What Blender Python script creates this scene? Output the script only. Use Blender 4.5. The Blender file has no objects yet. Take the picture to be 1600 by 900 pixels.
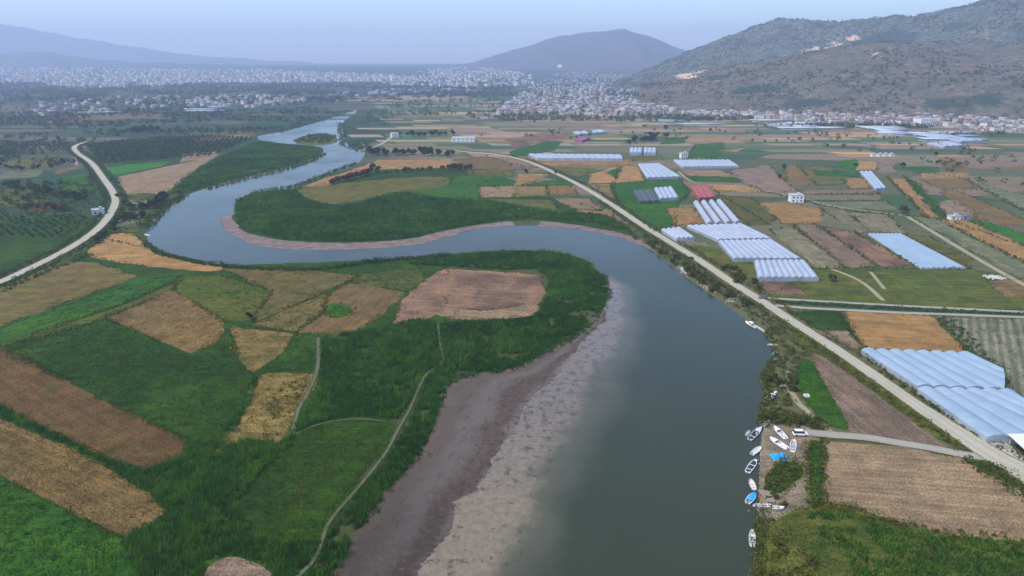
import bpy, bmesh, math, random
import numpy as np
from mathutils import Vector, Matrix, noise as mnoise
from mathutils.geometry import tessellate_polygon

# ------------------------------------------------------------------ camera, sky, sun, exposure
scene = bpy.context.scene
COL = scene.collection
H, PITCH, LENS = 120.0, math.radians(18.43), 24.0
FPX = 800.0 / (18.0 / LENS)
cam_d = bpy.data.cameras.new('camera'); cam = bpy.data.objects.new('camera', cam_d); COL.objects.link(cam)
cam.location = (0, 0, H); cam.rotation_euler = (math.radians(90) - PITCH, 0, 0)
cam_d.lens = LENS; cam_d.sensor_width = 36.0; cam_d.clip_start = 1.0; cam_d.clip_end = 80000.0
scene.camera = cam

SUN_EL, SUN_AZ = math.radians(56), math.radians(-115)      # azimuth from +Y towards +X
world = bpy.data.worlds.new('World'); scene.world = world; world.use_nodes = True
wn = world.node_tree; bg = wn.nodes['Background']
sky = wn.nodes.new('ShaderNodeTexSky'); sky.sky_type = 'NISHITA'; sky.sun_disc = False
sky.sun_elevation = SUN_EL; sky.sun_rotation = SUN_AZ
sky.altitude = 100; sky.air_density = 1.2; sky.dust_density = 0.7; sky.ozone_density = 6.5
wn.links.new(sky.outputs[0], bg.inputs[0]); bg.inputs[1].default_value = 0.122
sun_d = bpy.data.lights.new('sun', 'SUN'); sun = bpy.data.objects.new('sun', sun_d); COL.objects.link(sun)
sun_d.energy = 2.4; sun_d.angle = math.radians(10); sun_d.color = (1.0, 0.89, 0.72)
sd = Vector((math.sin(SUN_AZ) * math.cos(SUN_EL), math.cos(SUN_AZ) * math.cos(SUN_EL), math.sin(SUN_EL)))
sun.rotation_euler = sd.to_track_quat('Z', 'Y').to_euler(); sun.location = (0, 0, 900)
vs = scene.view_settings
vs.view_transform = 'Standard'; vs.look = 'None'; vs.gamma = 1.0; vs.use_curve_mapping = False
vs.exposure = 0.98
HAZE_DENSITY = 1.45e-4
scene.cycles.max_bounces = 6; scene.cycles.transparent_max_bounces = 8; scene.cycles.volume_bounces = 2

rng = np.random.default_rng(7)
R = random.Random(11)

# ------------------------------------------------------------------ helpers
def G(px, py, z=0.0):
    """point of the plane at height z that the photograph shows at (px, py)"""
    x = (px - 800.0) / FPX; y = (450.0 - py) / FPX
    dy = math.cos(PITCH) + y * math.sin(PITCH); dz = -math.sin(PITCH) + y * math.cos(PITCH)
    t = (H - z) / -dz
    return (x * t, dy * t)
def Gs(flat): return [G(flat[i], flat[i + 1]) for i in range(0, len(flat), 2)]
def dirpx(px, py):
    x = (px - 800.0) / FPX; y = (450.0 - py) / FPX
    return x, math.cos(PITCH) + y * math.sin(PITCH), -math.sin(PITCH) + y * math.cos(PITCH)
def sstep(t):
    t = np.clip(t, 0, 1); return t * t * (3 - 2 * t)
def gz(x, y):
    """height of the plain: flat, then rising gently far away"""
    return 62.0 * sstep((np.hypot(x, y) - 3900.0) / 4200.0)
def Gter(px, py):
    dx, dy, dz = dirpx(px, py)
    lo, hi = 50.0, 14000.0
    for d in np.linspace(400, 14000, 500):
        if H + dz * d / dy < gz(dx * d / dy, d): hi = d; break
        lo = d
    d = (lo + hi) / 2
    x = dx * d / dy
    return x, d, float(gz(x, d))
def smooth(flat, closed=False, n=5):
    P = [np.array(flat[i:i + 2], float) for i in range(0, len(flat), 2)]; m = len(P); out = []
    for i in range(m if closed else m - 1):
        if closed: a, b, c, d = P[i - 1], P[i], P[(i + 1) % m], P[(i + 2) % m]
        else: a, b, c, d = P[max(i - 1, 0)], P[i], P[i + 1], P[min(i + 2, m - 1)]
        for k in range(n):
            t = k / n
            q = .5 * ((2 * b) + (-a + c) * t + (2 * a - 5 * b + 4 * c - d) * t * t + (-a + 3 * b - 3 * c + d) * t ** 3)
            out += [q[0], q[1]]
    if not closed: out += [P[-1][0], P[-1][1]]
    return out
def jitter(poly, amp=None, seed=0):
    """closed world polygon with its edges split and made a little uneven"""
    out = []; m = len(poly)
    for i in range(m):
        a, b = poly[i], poly[(i + 1) % m]; L = math.hypot(b[0] - a[0], b[1] - a[1])
        dist = max(60.0, math.hypot(a[0] + b[0], a[1] + b[1]) / 2)
        A = dist * 0.0034 if amp is None else amp
        n = max(1, min(40, int(L / (A * 3.0))))
        nx, ny = (b[1] - a[1]) / (L + 1e-6), -(b[0] - a[0]) / (L + 1e-6)
        for k in range(n):
            t = k / n; x, y = a[0] + (b[0] - a[0]) * t, a[1] + (b[1] - a[1]) * t
            f = 1 / (A * 8)
            d = A * 1.5 * mnoise.noise((x * f, y * f, seed * 3.1)) + A * .8 * mnoise.noise((x * f * 3, y * f * 3, seed + 9.))
            out.append((x + nx * d, y + ny * d))
    return out
def inside(pts, poly):
    x, y = pts[:, 0], pts[:, 1]; r = np.zeros(len(pts), bool); n = len(poly)
    for i in range(n):
        x1, y1 = poly[i]; x2, y2 = poly[(i + 1) % n]
        if y1 == y2: continue
        c = ((y1 > y) != (y2 > y)) & (x < (x2 - x1) * (y - y1) / (y2 - y1) + x1); r ^= c
    return r
def near(pts, line, d):
    r = np.zeros(len(pts), bool)
    for (x1, y1), (x2, y2) in zip(line[:-1], line[1:]):
        dx, dy = x2 - x1, y2 - y1; L2 = dx * dx + dy * dy + 1e-9
        t = np.clip(((pts[:, 0] - x1) * dx + (pts[:, 1] - y1) * dy) / L2, 0, 1)
        r |= (pts[:, 0] - x1 - t * dx) ** 2 + (pts[:, 1] - y1 - t * dy) ** 2 < d * d
    return r
def area(poly):
    return abs(sum(poly[i - 1][0] * poly[i][1] - poly[i][0] * poly[i - 1][1] for i in range(len(poly)))) / 2
def scatter_in(poly, dens, avoid=()):
    P = np.array(poly); lo, hi = P.min(0), P.max(0)
    n = int((hi - lo).prod() * dens)
    pts = lo + rng.random((n, 2)) * (hi - lo)
    pts = pts[inside(pts, poly)]
    for line, d in avoid: pts = pts[~near(pts, line, d)]
    return pts
def vnoise(x, y, seed=0):
    xi = np.floor(x).astype(np.int64); yi = np.floor(y).astype(np.int64); fx, fy = x - xi, y - yi
    def h(a, b):
        v = (a * 374761393 + b * 668265263 + seed * 974711) & 0x7fffffff
        v = ((v ^ (v >> 13)) * 1274126177) & 0x7fffffff
        return ((v ^ (v >> 16)) & 0xffff) / 65535.0
    u, v = fx * fx * (3 - 2 * fx), fy * fy * (3 - 2 * fy)
    return (h(xi, yi) * (1 - u) + h(xi + 1, yi) * u) * (1 - v) + (h(xi, yi + 1) * (1 - u) + h(xi + 1, yi + 1) * u) * v
def fbm(x, y, seed=0, oct=5):
    s = 0; a = .5
    for o in range(oct):
        s = s + a * vnoise(x * 2 ** o, y * 2 ** o, seed + o * 17); a *= .5
    return s
def tag(o, label=None, cat=None, group=None, kind=None):
    if label: o['label'] = label
    if cat: o['category'] = cat
    if group: o['group'] = group
    if kind: o['kind'] = kind
    return o
def link(name, me, mat=None, parent=None):
    o = bpy.data.objects.new(name, me); COL.objects.link(o)
    if mat is not None and len(me.materials) == 0: me.materials.append(mat)
    if parent is not None: o.parent = parent
    return o
def np_mesh(name, V, F, mat, parent=None, attr=None, colattr=None, flat=True):
    V = np.asarray(V, np.float32); F = np.asarray(F, np.int32); k = F.shape[1]
    me = bpy.data.meshes.new(name)
    me.vertices.add(len(V)); me.vertices.foreach_set('co', V.ravel())
    me.loops.add(F.size); me.loops.foreach_set('vertex_index', F.ravel())
    me.polygons.add(len(F)); me.polygons.foreach_set('loop_start', np.arange(0, F.size, k, dtype=np.int32))
    if not flat: me.polygons.foreach_set('use_smooth', np.ones(len(F), bool))
    if attr:
        for n_, a in attr.items():
            t = me.attributes.new(n_, 'FLOAT', 'POINT'); t.data.foreach_set('value', np.asarray(a, np.float32))
    if colattr is not None:
        t = me.attributes.new('col', 'FLOAT_COLOR', 'POINT')
        c = np.ones((len(V), 4), np.float32); c[:, :3] = colattr; t.data.foreach_set('color', c.ravel())
    me.update(calc_edges=True); me.validate()
    return link(name, me, mat, parent)
def sheet(name, poly, z, mat, angle=0.0, label=None, cat=None, kind='structure'):
    """flat polygon; local X runs along `angle` so that furrows can follow it"""
    cx = sum(p[0] for p in poly) / len(poly); cy = sum(p[1] for p in poly) / len(poly)
    ca, sa = math.cos(-angle), math.sin(-angle)
    loc = [Vector(((p[0] - cx) * ca - (p[1] - cy) * sa, (p[0] - cx) * sa + (p[1] - cy) * ca, 0)) for p in poly]
    tris = tessellate_polygon([loc])
    me = bpy.data.meshes.new(name)
    fs = []
    for t in tris:
        a, b, c = (loc[i] for i in t)
        fs.append(t if (b - a).cross(c - a).z > 0 else (t[0], t[2], t[1]))
    me.from_pydata([tuple(v) for v in loc], [], fs); me.update()
    o = link(name, me, mat); o.location = (cx, cy, z); o.rotation_euler = (0, 0, angle)
    return tag(o, label, cat, kind=kind)
def ribbon(name, line, width, z, mat, label=None, cat=None, wob=.06):
    """strip along a world polyline, attribute t from 0 to 1 across it"""
    P = np.array(line); n = len(P)
    T = np.gradient(P, axis=0); T /= np.linalg.norm(T, axis=1)[:, None] + 1e-9; Nn = np.stack([-T[:, 1], T[:, 0]], 1)
    W = np.broadcast_to(np.asarray(width, float), (n,)).copy()
    K = 7; V = []; A = []
    for i in range(n):
        for k in range(K):
            t = k / (K - 1); wl = W[i] * (1 + (wob * 2 * (mnoise.noise((P[i, 0] * .15, P[i, 1] * .15, 3. if k < 3 else 7.)))))
            q = P[i] + Nn[i] * (t - .5) * wl
            V.append((q[0], q[1], z)); A.append(t)
    F = [(i * K + k + 1, i * K + k, (i + 1) * K + k, (i + 1) * K + k + 1) for i in range(n - 1) for k in range(K - 1)]
    o = np_mesh(name, V, F, mat, attr={'t': A})
    return tag(o, label, cat, kind='structure')
def resample(line, step):
    P = np.array(line); d = np.r_[0, np.cumsum(np.hypot(*np.diff(P, axis=0).T))]
    n = max(2, int(d[-1] / step)); s = np.linspace(0, d[-1], n)
    return [(float(np.interp(q, d, P[:, 0])), float(np.interp(q, d, P[:, 1]))) for q in s]

class MB:
    def __init__(s): s.v = []; s.f = []
    def poly(s, pts):
        n = len(s.v); s.v += [tuple(p) for p in pts]; s.f.append(tuple(range(n, n + len(pts)))); return s
    def box(s, c, d, rz=0.0, taper=1.0):
        n = len(s.v); ca, sa = math.cos(rz), math.sin(rz)
        for z, k in ((-.5, 1), (.5, taper)):
            for x, y in ((-.5, -.5), (.5, -.5), (.5, .5), (-.5, .5)):
                X, Y = x * d[0] * k, y * d[1] * k
                s.v.append((c[0] + X * ca - Y * sa, c[1] + X * sa + Y * ca, c[2] + z * d[2]))
        s.f += [tuple(n + i for i in q) for q in ((3, 2, 1, 0), (4, 5, 6, 7), (0, 1, 5, 4), (1, 2, 6, 5), (2, 3, 7, 6), (3, 0, 4, 7))]
        return s
    def loft(s, rings, closed=True, caps=True):
        n0 = len(s.v); m = len(rings[0])
        for r in rings: s.v += [tuple(p) for p in r]
        for i in range(len(rings) - 1):
            for k in range(m if closed else m - 1):
                a, b = n0 + i * m + k, n0 + i * m + (k + 1) % m
                s.f.append((a, b, b + m, a + m))
        if caps:
            s.f.append(tuple(n0 + k for k in reversed(range(m)))); e = n0 + (len(rings) - 1) * m
            s.f.append(tuple(e + k for k in range(m)))
        return s
    def tube(s, p0, p1, r0, r1=None, n=7):
        r1 = r0 if r1 is None else r1
        a, b = Vector(p0), Vector(p1); d = (b - a).normalized(); u = d.orthogonal().normalized(); w = d.cross(u)
        ring = lambda c, r: [c + (u * math.cos(6.2832 * k / n) + w * math.sin(6.2832 * k / n)) * r for k in range(n)]
        return s.loft([ring(a, r0), ring(b, r1)])
    def build(s, name, mat, parent=None, smooth=False, bevel=0.0):
        me = bpy.data.meshes.new(name); me.from_pydata(s.v, [], s.f)
        bm = bmesh.new(); bm.from_mesh(me)
        if bevel > 0: bmesh.ops.bevel(bm, geom=bm.edges[:], offset=bevel, segments=2, affect='EDGES', clamp_overlap=True)
        bmesh.ops.recalc_face_normals(bm, faces=bm.faces[:]); bm.to_mesh(me); bm.free()
        if smooth: me.polygons.foreach_set('use_smooth', [True] * len(me.polygons))
        me.update()
        return link(name, me, mat, parent)
def empty(name, loc, rz=0.0):
    o = bpy.data.objects.new(name, None); COL.objects.link(o); o.location = loc; o.rotation_euler = (0, 0, rz); o.empty_display_size = .5
    return o
def copy_tree(o, parent=None):
    c = o.copy(); COL.objects.link(c); c.parent = parent
    for ch in list(o.children): copy_tree(ch, c)
    return c

# ------------------------------------------------------------------ materials
def new_mat(name):
    m = bpy.data.materials.new(name); m.use_nodes = True; nt = m.node_tree; nt.nodes.clear()
    out = nt.nodes.new('ShaderNodeOutputMaterial'); return m, nt, out
def nd(nt, typ, **kw):
    n = nt.nodes.new('ShaderNode' + typ)
    for k, v in kw.items():
        if k.startswith('i_'):
            s = n.inputs[int(k[2:])] if k[2:].isdigit() else n.inputs[k[2:].replace('_', ' ')]
            if hasattr(v, 'is_linked') or hasattr(v, 'links'): nt.links.new(v, s)
            else: s.default_value = v
        else: setattr(n, k, v)
    return n
def c4(c): return (c[0], c[1], c[2], 1.0)
def mixc(nt, fac, a, b, mode='MIX'):
    n = nt.nodes.new('ShaderNodeMix'); n.data_type = 'RGBA'; n.blend_type = mode
    for s, v in ((n.inputs[0], fac), (n.inputs[6], a), (n.inputs[7], b)):
        if hasattr(v, 'links'): nt.links.new(v, s)
        else: s.default_value = v if not isinstance(v, tuple) else c4(v)
    return n.outputs[2]
def ramp(nt, v, a, b):
    n = nd(nt, 'MapRange', interpolation_type='SMOOTHSTEP'); nt.links.new(v, n.inputs[0])
    n.inputs[1].default_value = a; n.inputs[2].default_value = b; return n.outputs[0]
def noise(nt, co, scale, detail=4, rough=.6, w=None):
    n = nd(nt, 'TexNoise'); nt.links.new(co, n.inputs['Vector'])
    n.inputs['Scale'].default_value = scale; n.inputs['Detail'].default_value = detail; n.inputs['Roughness'].default_value = rough
    return n.outputs['Fac']
def math_n(nt, op, a, b=0.0):
    n = nd(nt, 'Math', operation=op)
    for s, v in ((n.inputs[0], a), (n.inputs[1], b)):
        if hasattr(v, 'links'): nt.links.new(v, s)
        else: s.default_value = v
    return n.outputs[0]
def finish(nt, out, col, rough=.9, bump=None, bs=.5, bd=.3, spec=.2, **kw):
    p = nd(nt, 'BsdfPrincipled')
    if hasattr(col, 'links'): nt.links.new(col, p.inputs['Base Color'])
    else: p.inputs['Base Color'].default_value = c4(col)
    if hasattr(rough, 'links'): nt.links.new(rough, p.inputs['Roughness'])
    else: p.inputs['Roughness'].default_value = rough
    p.inputs['Specular IOR Level'].default_value = spec
    for k, v in kw.items(): p.inputs[k].default_value = v
    if bump is not None:
        b = nd(nt, 'Bump'); b.inputs['Strength'].default_value = bs; b.inputs['Distance'].default_value = bd
        nt.links.new(bump, b.inputs['Height']); nt.links.new(b.outputs[0], p.inputs['Normal'])
    nt.links.new(p.outputs[0], out.inputs['Surface']); return p
def objco(nt, world=False):
    if world: return nd(nt, 'NewGeometry').outputs['Position']
    return nd(nt, 'TexCoord').outputs['Object']

SOIL, LEAF = .72, .80            # common albedo scale of soils and of plants
def sc(c, k):
    if c is None: return None
    l = .3 * c[0] + .59 * c[1] + .11 * c[2]           # a little more colour than the swatches
    return tuple(max(.004, (l + (x - l) * 1.24)) * k for x in c)
def field_mat(name, c1, c2, c3, rows=0.0, rs=.25, speck=.5, big=.02, mid=.25, bump=.3, weed=None):
    """bare soil, stubble or low crop: broad patches, blotches, speckles and, if asked, rows along local X"""
    c1, c2, c3, weed = sc(c1, SOIL), sc(c2, SOIL), sc(c3, SOIL), sc(weed, SOIL)
    m, nt, out = new_mat(name); co = objco(nt)
    rnd = nd(nt, 'ObjectInfo').outputs['Random']
    sh = nd(nt, 'VectorMath', operation='ADD'); nt.links.new(co, sh.inputs[0])
    cmb = nd(nt, 'CombineXYZ'); r9 = math_n(nt, 'MULTIPLY', rnd, 913.0); nt.links.new(r9, cmb.inputs[0]); nt.links.new(r9, cmb.inputs[2])
    nt.links.new(cmb.outputs[0], sh.inputs[1]); v = sh.outputs[0]
    st = nd(nt, 'Mapping'); nt.links.new(v, st.inputs[0]); st.inputs['Scale'].default_value = (.35, 1.0, 1.0)
    n1 = noise(nt, v, big, 5, .6); n2 = noise(nt, st.outputs[0], mid, 5, .65); n3 = noise(nt, v, 1.6, 3, .7)
    c = mixc(nt, ramp(nt, n1, .36, .64), c1, c2)
    k = math_n(nt, 'MULTIPLY', ramp(nt, n2, .48, .72), speck); c = mixc(nt, k, c, c3)
    if weed is not None:
        n4 = noise(nt, v, .07, 6, .7); c = mixc(nt, math_n(nt, 'MULTIPLY', ramp(nt, n4, .54, .68), .85), c, weed)
    f = ramp(nt, n3, .3, .7); c = mixc(nt, 1.0, c, mixc(nt, f, (.50, .50, .50), (1.38, 1.38, 1.38)), 'MULTIPLY')
    s2 = nd(nt, 'Mapping'); nt.links.new(v, s2.inputs[0]); s2.inputs['Scale'].default_value = (.03, .55, 1.0)
    n5 = noise(nt, s2.outputs[0], 1.0, 4, .6); c = mixc(nt, 1.0, c, mixc(nt, ramp(nt, n5, .32, .68), (.80, .81, .82), (1.17, 1.16, 1.13)), 'MULTIPLY')
    n6 = noise(nt, v, .11, 6, .72); c = mixc(nt, 1.0, c, mixc(nt, ramp(nt, n6, .35, .65), (.74, .76, .74), (1.20, 1.18, 1.15)), 'MULTIPLY')
    if rows > 0:
        w = nd(nt, 'TexWave', bands_direction='Y', wave_profile='SIN'); nt.links.new(v, w.inputs[0])
        w.inputs['Scale'].default_value = 0.314 / rows; w.inputs['Distortion'].default_value = 1.2; w.inputs['Detail'].default_value = 2; w.inputs['Detail Scale'].default_value = .4
        c = mixc(nt, math_n(nt, 'MULTIPLY', w.outputs['Fac'], rs), c, (c3[0] * .6, c3[1] * .6, c3[2] * .6))
    hv = nd(nt, 'HueSaturation'); nt.links.new(c, hv.inputs['Color'])
    nt.links.new(math_n(nt, 'MULTIPLY_ADD', rnd, .25), hv.inputs['Value'])
    hv.inputs['Value'].links[0].from_node.inputs[2].default_value = .88
    b = math_n(nt, 'ADD', n2, math_n(nt, 'MULTIPLY', n3, .5))
    finish(nt, out, hv.outputs[0], .95, b, bump, .5, .1); return m

M = {}
M['dkgreen'] = field_mat('dark_crop', (.028, .062, .010), (.044, .086, .012), (.018, .040, .008), mid=.35, speck=.7, bump=.6)
M['green'] = field_mat('green_crop', (.034, .098, .020), (.058, .125, .024), (.020, .060, .014), mid=.3, speck=.5, bump=.5)
M['brgreen'] = field_mat('bright_crop', (.045, .150, .022), (.065, .175, .026), (.03, .10, .018), rows=1.2, rs=.12, mid=.3, speck=.4)
M['yelgreen'] = field_mat('yellow_green_crop', (.090, .125, .028), (.130, .140, .038), (.055, .095, .018), mid=.25, speck=.6, weed=(.120, .100, .036))
M['olive'] = field_mat('olive_meadow', (.115, .115, .032), (.150, .130, .048), (.060, .085, .022), mid=.2, speck=.7, weed=(.05, .085, .02))
M['oliveg'] = field_mat('rough_meadow', (.085, .108, .030), (.122, .124, .042), (.048, .074, .020), mid=.3, speck=.6, weed=(.035, .075, .018))
M['olivebr'] = field_mat('brownish_meadow', (.165, .140, .056), (.190, .135, .062), (.095, .105, .034), mid=.3, speck=.7, weed=(.07, .085, .024))
M['tan'] = field_mat('dry_stubble', (.235, .160, .075), (.200, .145, .075), (.115, .090, .040), rows=1.5, rs=.18, mid=.4, speck=.65, weed=(.12, .10, .04))
M['tanyel'] = field_mat('pale_straw', (.265, .200, .090), (.220, .175, .075), (.130, .115, .045), mid=.35, speck=.55, weed=(.10, .105, .035))
M['orange'] = field_mat('ripe_grain', (.390, .250, .125), (.345, .215, .105), (.260, .175, .090), rows=1.8, rs=.12, mid=.3, speck=.35)
M['brown'] = field_mat('ploughed_soil', (.145, .100, .075), (.275, .180, .125), (.115, .085, .060), rows=0, big=.035, mid=.3, speck=.5)
M['russet'] = field_mat('dry_russet_field', (.185, .108, .052), (.150, .098, .048), (.095, .072, .034), rows=1.4, rs=.2, mid=.4, speck=.6, weed=(.075, .075, .026))
M['pink'] = field_mat('pale_soil', (.310, .230, .155), (.275, .200, .135), (.190, .155, .095), rows=2.0, rs=.2, mid=.3, speck=.45)
M['gray'] = field_mat('fallow_land', (.245, .215, .145), (.215, .195, .130), (.145, .145, .085), rows=2.2, rs=.15, mid=.3, speck=.5, weed=(.10, .12, .05))
M['graygreen'] = field_mat('weedy_fallow', (.150, .165, .100), (.185, .185, .115), (.095, .120, .065), mid=.3, speck=.6)
M['purple'] = field_mat('dark_tilled_soil', (.245, .185, .140), (.275, .205, .155), (.180, .145, .105), rows=2.0, rs=.2, mid=.3, speck=.4)
M['drymud'] = field_mat('trodden_earth', (.250, .205, .150), (.300, .250, .185), (.180, .150, .105), mid=.4, speck=.6, weed=(.11, .12, .05))
M['striped'] = field_mat('striped_plot', (.290, .270, .210), (.230, .220, .170), (.060, .085, .035), rows=3.6, rs=.5, mid=.5, speck=.85, weed=(.06, .085, .03))

def road_mat(name, c1, c2, verge, edge=.16, rut=.5):
    m, nt, out = new_mat(name); co = objco(nt, True)
    a = nd(nt, 'Attribute', attribute_name='t').outputs['Fac']
    n1 = noise(nt, co, .05, 4); n2 = noise(nt, co, .9, 5, .7)
    c = mixc(nt, ramp(nt, n1, .3, .7), c1, c2)
    c = mixc(nt, 1.0, c, mixc(nt, n2, (.72, .72, .72), (1.22, 1.22, 1.22)), 'MULTIPLY')
    d = math_n(nt, 'ABSOLUTE', math_n(nt, 'SUBTRACT', a, .5))             # 0 middle, .5 edge
    r = math_n(nt, 'ABSOLUTE', math_n(nt, 'SUBTRACT', d, .2))
    c = mixc(nt, math_n(nt, 'MULTIPLY', math_n(nt, 'SUBTRACT', 1.0, ramp(nt, r, .03, .12)), rut), c, tuple(x * .74 for x in c1))
    e = math_n(nt, 'ADD', d, math_n(nt, 'MULTIPLY', math_n(nt, 'SUBTRACT', n2, .5), .3))
    c = mixc(nt, ramp(nt, e, .5 - edge, .5), c, verge)
    finish(nt, out, c, .95, n2, .3, .1, .1); return m
M['road'] = road_mat('gravel_road', (.36, .335, .255), (.41, .375, .30), (.12, .12, .06), .12, .4)
M['roadgrey'] = road_mat('grey_track', (.28, .27, .22), (.33, .31, .26), (.11, .12, .055), .14, .4)
M['path'] = road_mat('dirt_path', (.105, .105, .058), (.140, .130, .080), (.035, .070, .018), .40, .4)
M['tracktan'] = road_mat('field_track', (.28, .24, .16), (.32, .28, .19), (.12, .13, .06), .25, .3)
M['canal'] = road_mat('ditch_growth', (.022, .055, .028), (.030, .065, .030), (.07, .09, .03), .2, .1)

def water_mat(name, silt):
    m, nt, out = new_mat(name); co = objco(nt, True)
    n0 = noise(nt, co, .006, 3); base = mixc(nt, ramp(nt, n0, .3, .7), (.027, .036, .016), (.036, .043, .021))
    if silt:
        t = nd(nt, 'Attribute', attribute_name='t').outputs['Fac']
        n1 = noise(nt, co, .035, 6, .62); n2 = noise(nt, co, .30, 3, .6)
        k = math_n(nt, 'ADD', t, math_n(nt, 'MULTIPLY', math_n(nt, 'SUBTRACT', n1, .5), .75))
        sy = nd(nt, 'Attribute', attribute_name='s').outputs['Fac']; up = math_n(nt, 'SUBTRACT', 1.0, ramp(nt, sy, .30, .72))
        silt = mixc(nt, up, (.185, .152, .105), (.158, .130, .102)); n5 = noise(nt, co, .5, 5, .7)
        silt = mixc(nt, 1.0, silt, mixc(nt, ramp(nt, n5, .3, .7), (.78, .78, .78), (1.18, 1.18, 1.18)), 'MULTIPLY')
        base = mixc(nt, ramp(nt, k, .55, 1.0), mixc(nt, ramp(nt, k, .40, .62), silt, (.082, .080, .052)), base)
        nearb = math_n(nt, 'SUBTRACT', 1.0, ramp(nt, k, .35, .9))
        lim = math_n(nt, 'MULTIPLY_ADD', up, -.045); lim.node.inputs[2].default_value = .765
        w = math_n(nt, 'MULTIPLY', math_n(nt, 'MULTIPLY', ramp(nt, math_n(nt, 'SUBTRACT', math_n(nt, 'ADD', n2, math_n(nt, 'MULTIPLY', n1, .35)), lim), -.01, .02), nearb), ramp(nt, n5, .44, .54))
        base = mixc(nt, math_n(nt, 'MULTIPLY', w, .72), base, (.040, .035, .028))
    v = nd(nt, 'Mapping'); nt.links.new(co, v.inputs[0]); v.inputs['Scale'].default_value = (1, .6, 1)
    b1 = noise(nt, v.outputs[0], .8, 4, .6); b2 = noise(nt, v.outputs[0], .09, 3, .5)
    b = math_n(nt, 'ADD', b1, math_n(nt, 'MULTIPLY', b2, 2.0))
    rg = nd(nt, 'MapRange'); nt.links.new(noise(nt, v.outputs[0], .014, 5, .6), rg.inputs[0]); rg.inputs[1].default_value = .35; rg.inputs[2].default_value = .65; rg.inputs[3].default_value = .07; rg.inputs[4].default_value = .26
    finish(nt, out, base, rg.outputs[0], b, .16, .25, .5, IOR=1.33); return m
M['water'] = water_mat('river_water', False)
M['shallow'] = water_mat('silty_shallows', True)

def mud_mat():
    m, nt, out = new_mat('river_mud'); co = objco(nt, True)
    t = nd(nt, 'Attribute', attribute_name='t').outputs['Fac']; sy = nd(nt, 'Attribute', attribute_name='s').outputs['Fac']
    st = nd(nt, 'Mapping'); nt.links.new(co, st.inputs[0]); st.vector_type = 'TEXTURE'; st.inputs['Rotation'].default_value = (0, 0, 1.24); st.inputs['Scale'].default_value = (2.4, .7, 1)
    n1 = noise(nt, co, .045, 6, .65); n2 = noise(nt, st.outputs[0], .30, 6, .72); n3 = noise(nt, co, 1.5, 3, .7); n4 = noise(nt, co, .5, 5, .7)
    k = math_n(nt, 'ADD', t, math_n(nt, 'MULTIPLY', math_n(nt, 'SUBTRACT', n1, .5), .7))
    c = mixc(nt, ramp(nt, k, .02, .22), (.112, .084, .062), (.090, .070, .056))
    c = mixc(nt, ramp(nt, k, .26, .48), c, (.112, .092, .078)); c = mixc(nt, ramp(nt, k, .56, .76), c, (.082, .057, .040))
    c = mixc(nt, math_n(nt, 'MULTIPLY', ramp(nt, k, .86, 1.04), .8), c, (.150, .120, .100))
    c = mixc(nt, 1.0, c, mixc(nt, ramp(nt, sy, .45, .85), (.98, .98, .98), (.60, .58, .56)), 'MULTIPLY')
    c = mixc(nt, math_n(nt, 'MULTIPLY', ramp(nt, n2, .52, .68), .6), c, (.038, .028, .022))
    c = mixc(nt, math_n(nt, 'MULTIPLY', ramp(nt, n4, .46, .32), .40), c, (.135, .108, .092))
    sp = math_n(nt, 'MULTIPLY', ramp(nt, n4, .53, .60), ramp(nt, k, .45, .8)); c = mixc(nt, math_n(nt, 'MULTIPLY', sp, .85), c, (.032, .024, .022))
    c = mixc(nt, 1.0, c, mixc(nt, n3, (.65, .65, .65), (1.3, 1.3, 1.3)), 'MULTIPLY')
    finish(nt, out, c, math_n(nt, 'SUBTRACT', .95, math_n(nt, 'MULTIPLY', t, .35)), math_n(nt, 'ADD', n2, n3), .5, .25, .2); return m
M['mud'] = mud_mat()
def shore_mat():
    m, nt, out = new_mat('sandy_shore'); co = objco(nt, True)
    n2 = noise(nt, co, .15, 6, .7); n3 = noise(nt, co, 1.0, 3, .7)
    c = mixc(nt, ramp(nt, n2, .4, .62), (.210, .155, .130), (.125, .090, .078))
    c = mixc(nt, 1.0, c, mixc(nt, n3, (.8, .8, .8), (1.15, 1.15, 1.15)), 'MULTIPLY')
    finish(nt, out, c, .8, n2, .4, .3, .2); return m
M['shore'] = shore_mat()

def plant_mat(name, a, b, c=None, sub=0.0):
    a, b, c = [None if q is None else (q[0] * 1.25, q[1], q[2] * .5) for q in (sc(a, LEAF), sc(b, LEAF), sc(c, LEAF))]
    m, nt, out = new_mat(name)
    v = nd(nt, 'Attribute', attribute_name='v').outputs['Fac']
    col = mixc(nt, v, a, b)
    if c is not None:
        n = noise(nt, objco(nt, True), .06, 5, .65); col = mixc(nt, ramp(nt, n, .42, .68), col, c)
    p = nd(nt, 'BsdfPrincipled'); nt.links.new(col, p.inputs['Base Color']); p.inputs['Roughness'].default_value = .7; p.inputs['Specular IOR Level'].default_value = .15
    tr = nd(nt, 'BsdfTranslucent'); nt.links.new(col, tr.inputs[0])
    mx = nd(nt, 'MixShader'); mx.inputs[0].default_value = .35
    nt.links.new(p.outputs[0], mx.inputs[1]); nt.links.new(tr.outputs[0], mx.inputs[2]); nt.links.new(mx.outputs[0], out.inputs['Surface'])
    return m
M['reed'] = plant_mat('reed_leaves', (.022, .074, .017), (.130, .280, .080), (.050, .142, .038))
M['grass'] = plant_mat('grass_blades', (.022, .076, .011), (.070, .160, .026), (.080, .115, .024))
M['verge'] = plant_mat('verge_grass', (.050, .080, .022), (.130, .160, .050), (.030, .085, .018))
M['straw'] = plant_mat('straw_tufts', (.17, .115, .05), (.34, .25, .125), (.16, .13, .05))
M['scrub'] = plant_mat('scrub_leaves', (.052, .078, .024), (.165, .195, .078), (.095, .125, .042))
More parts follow.
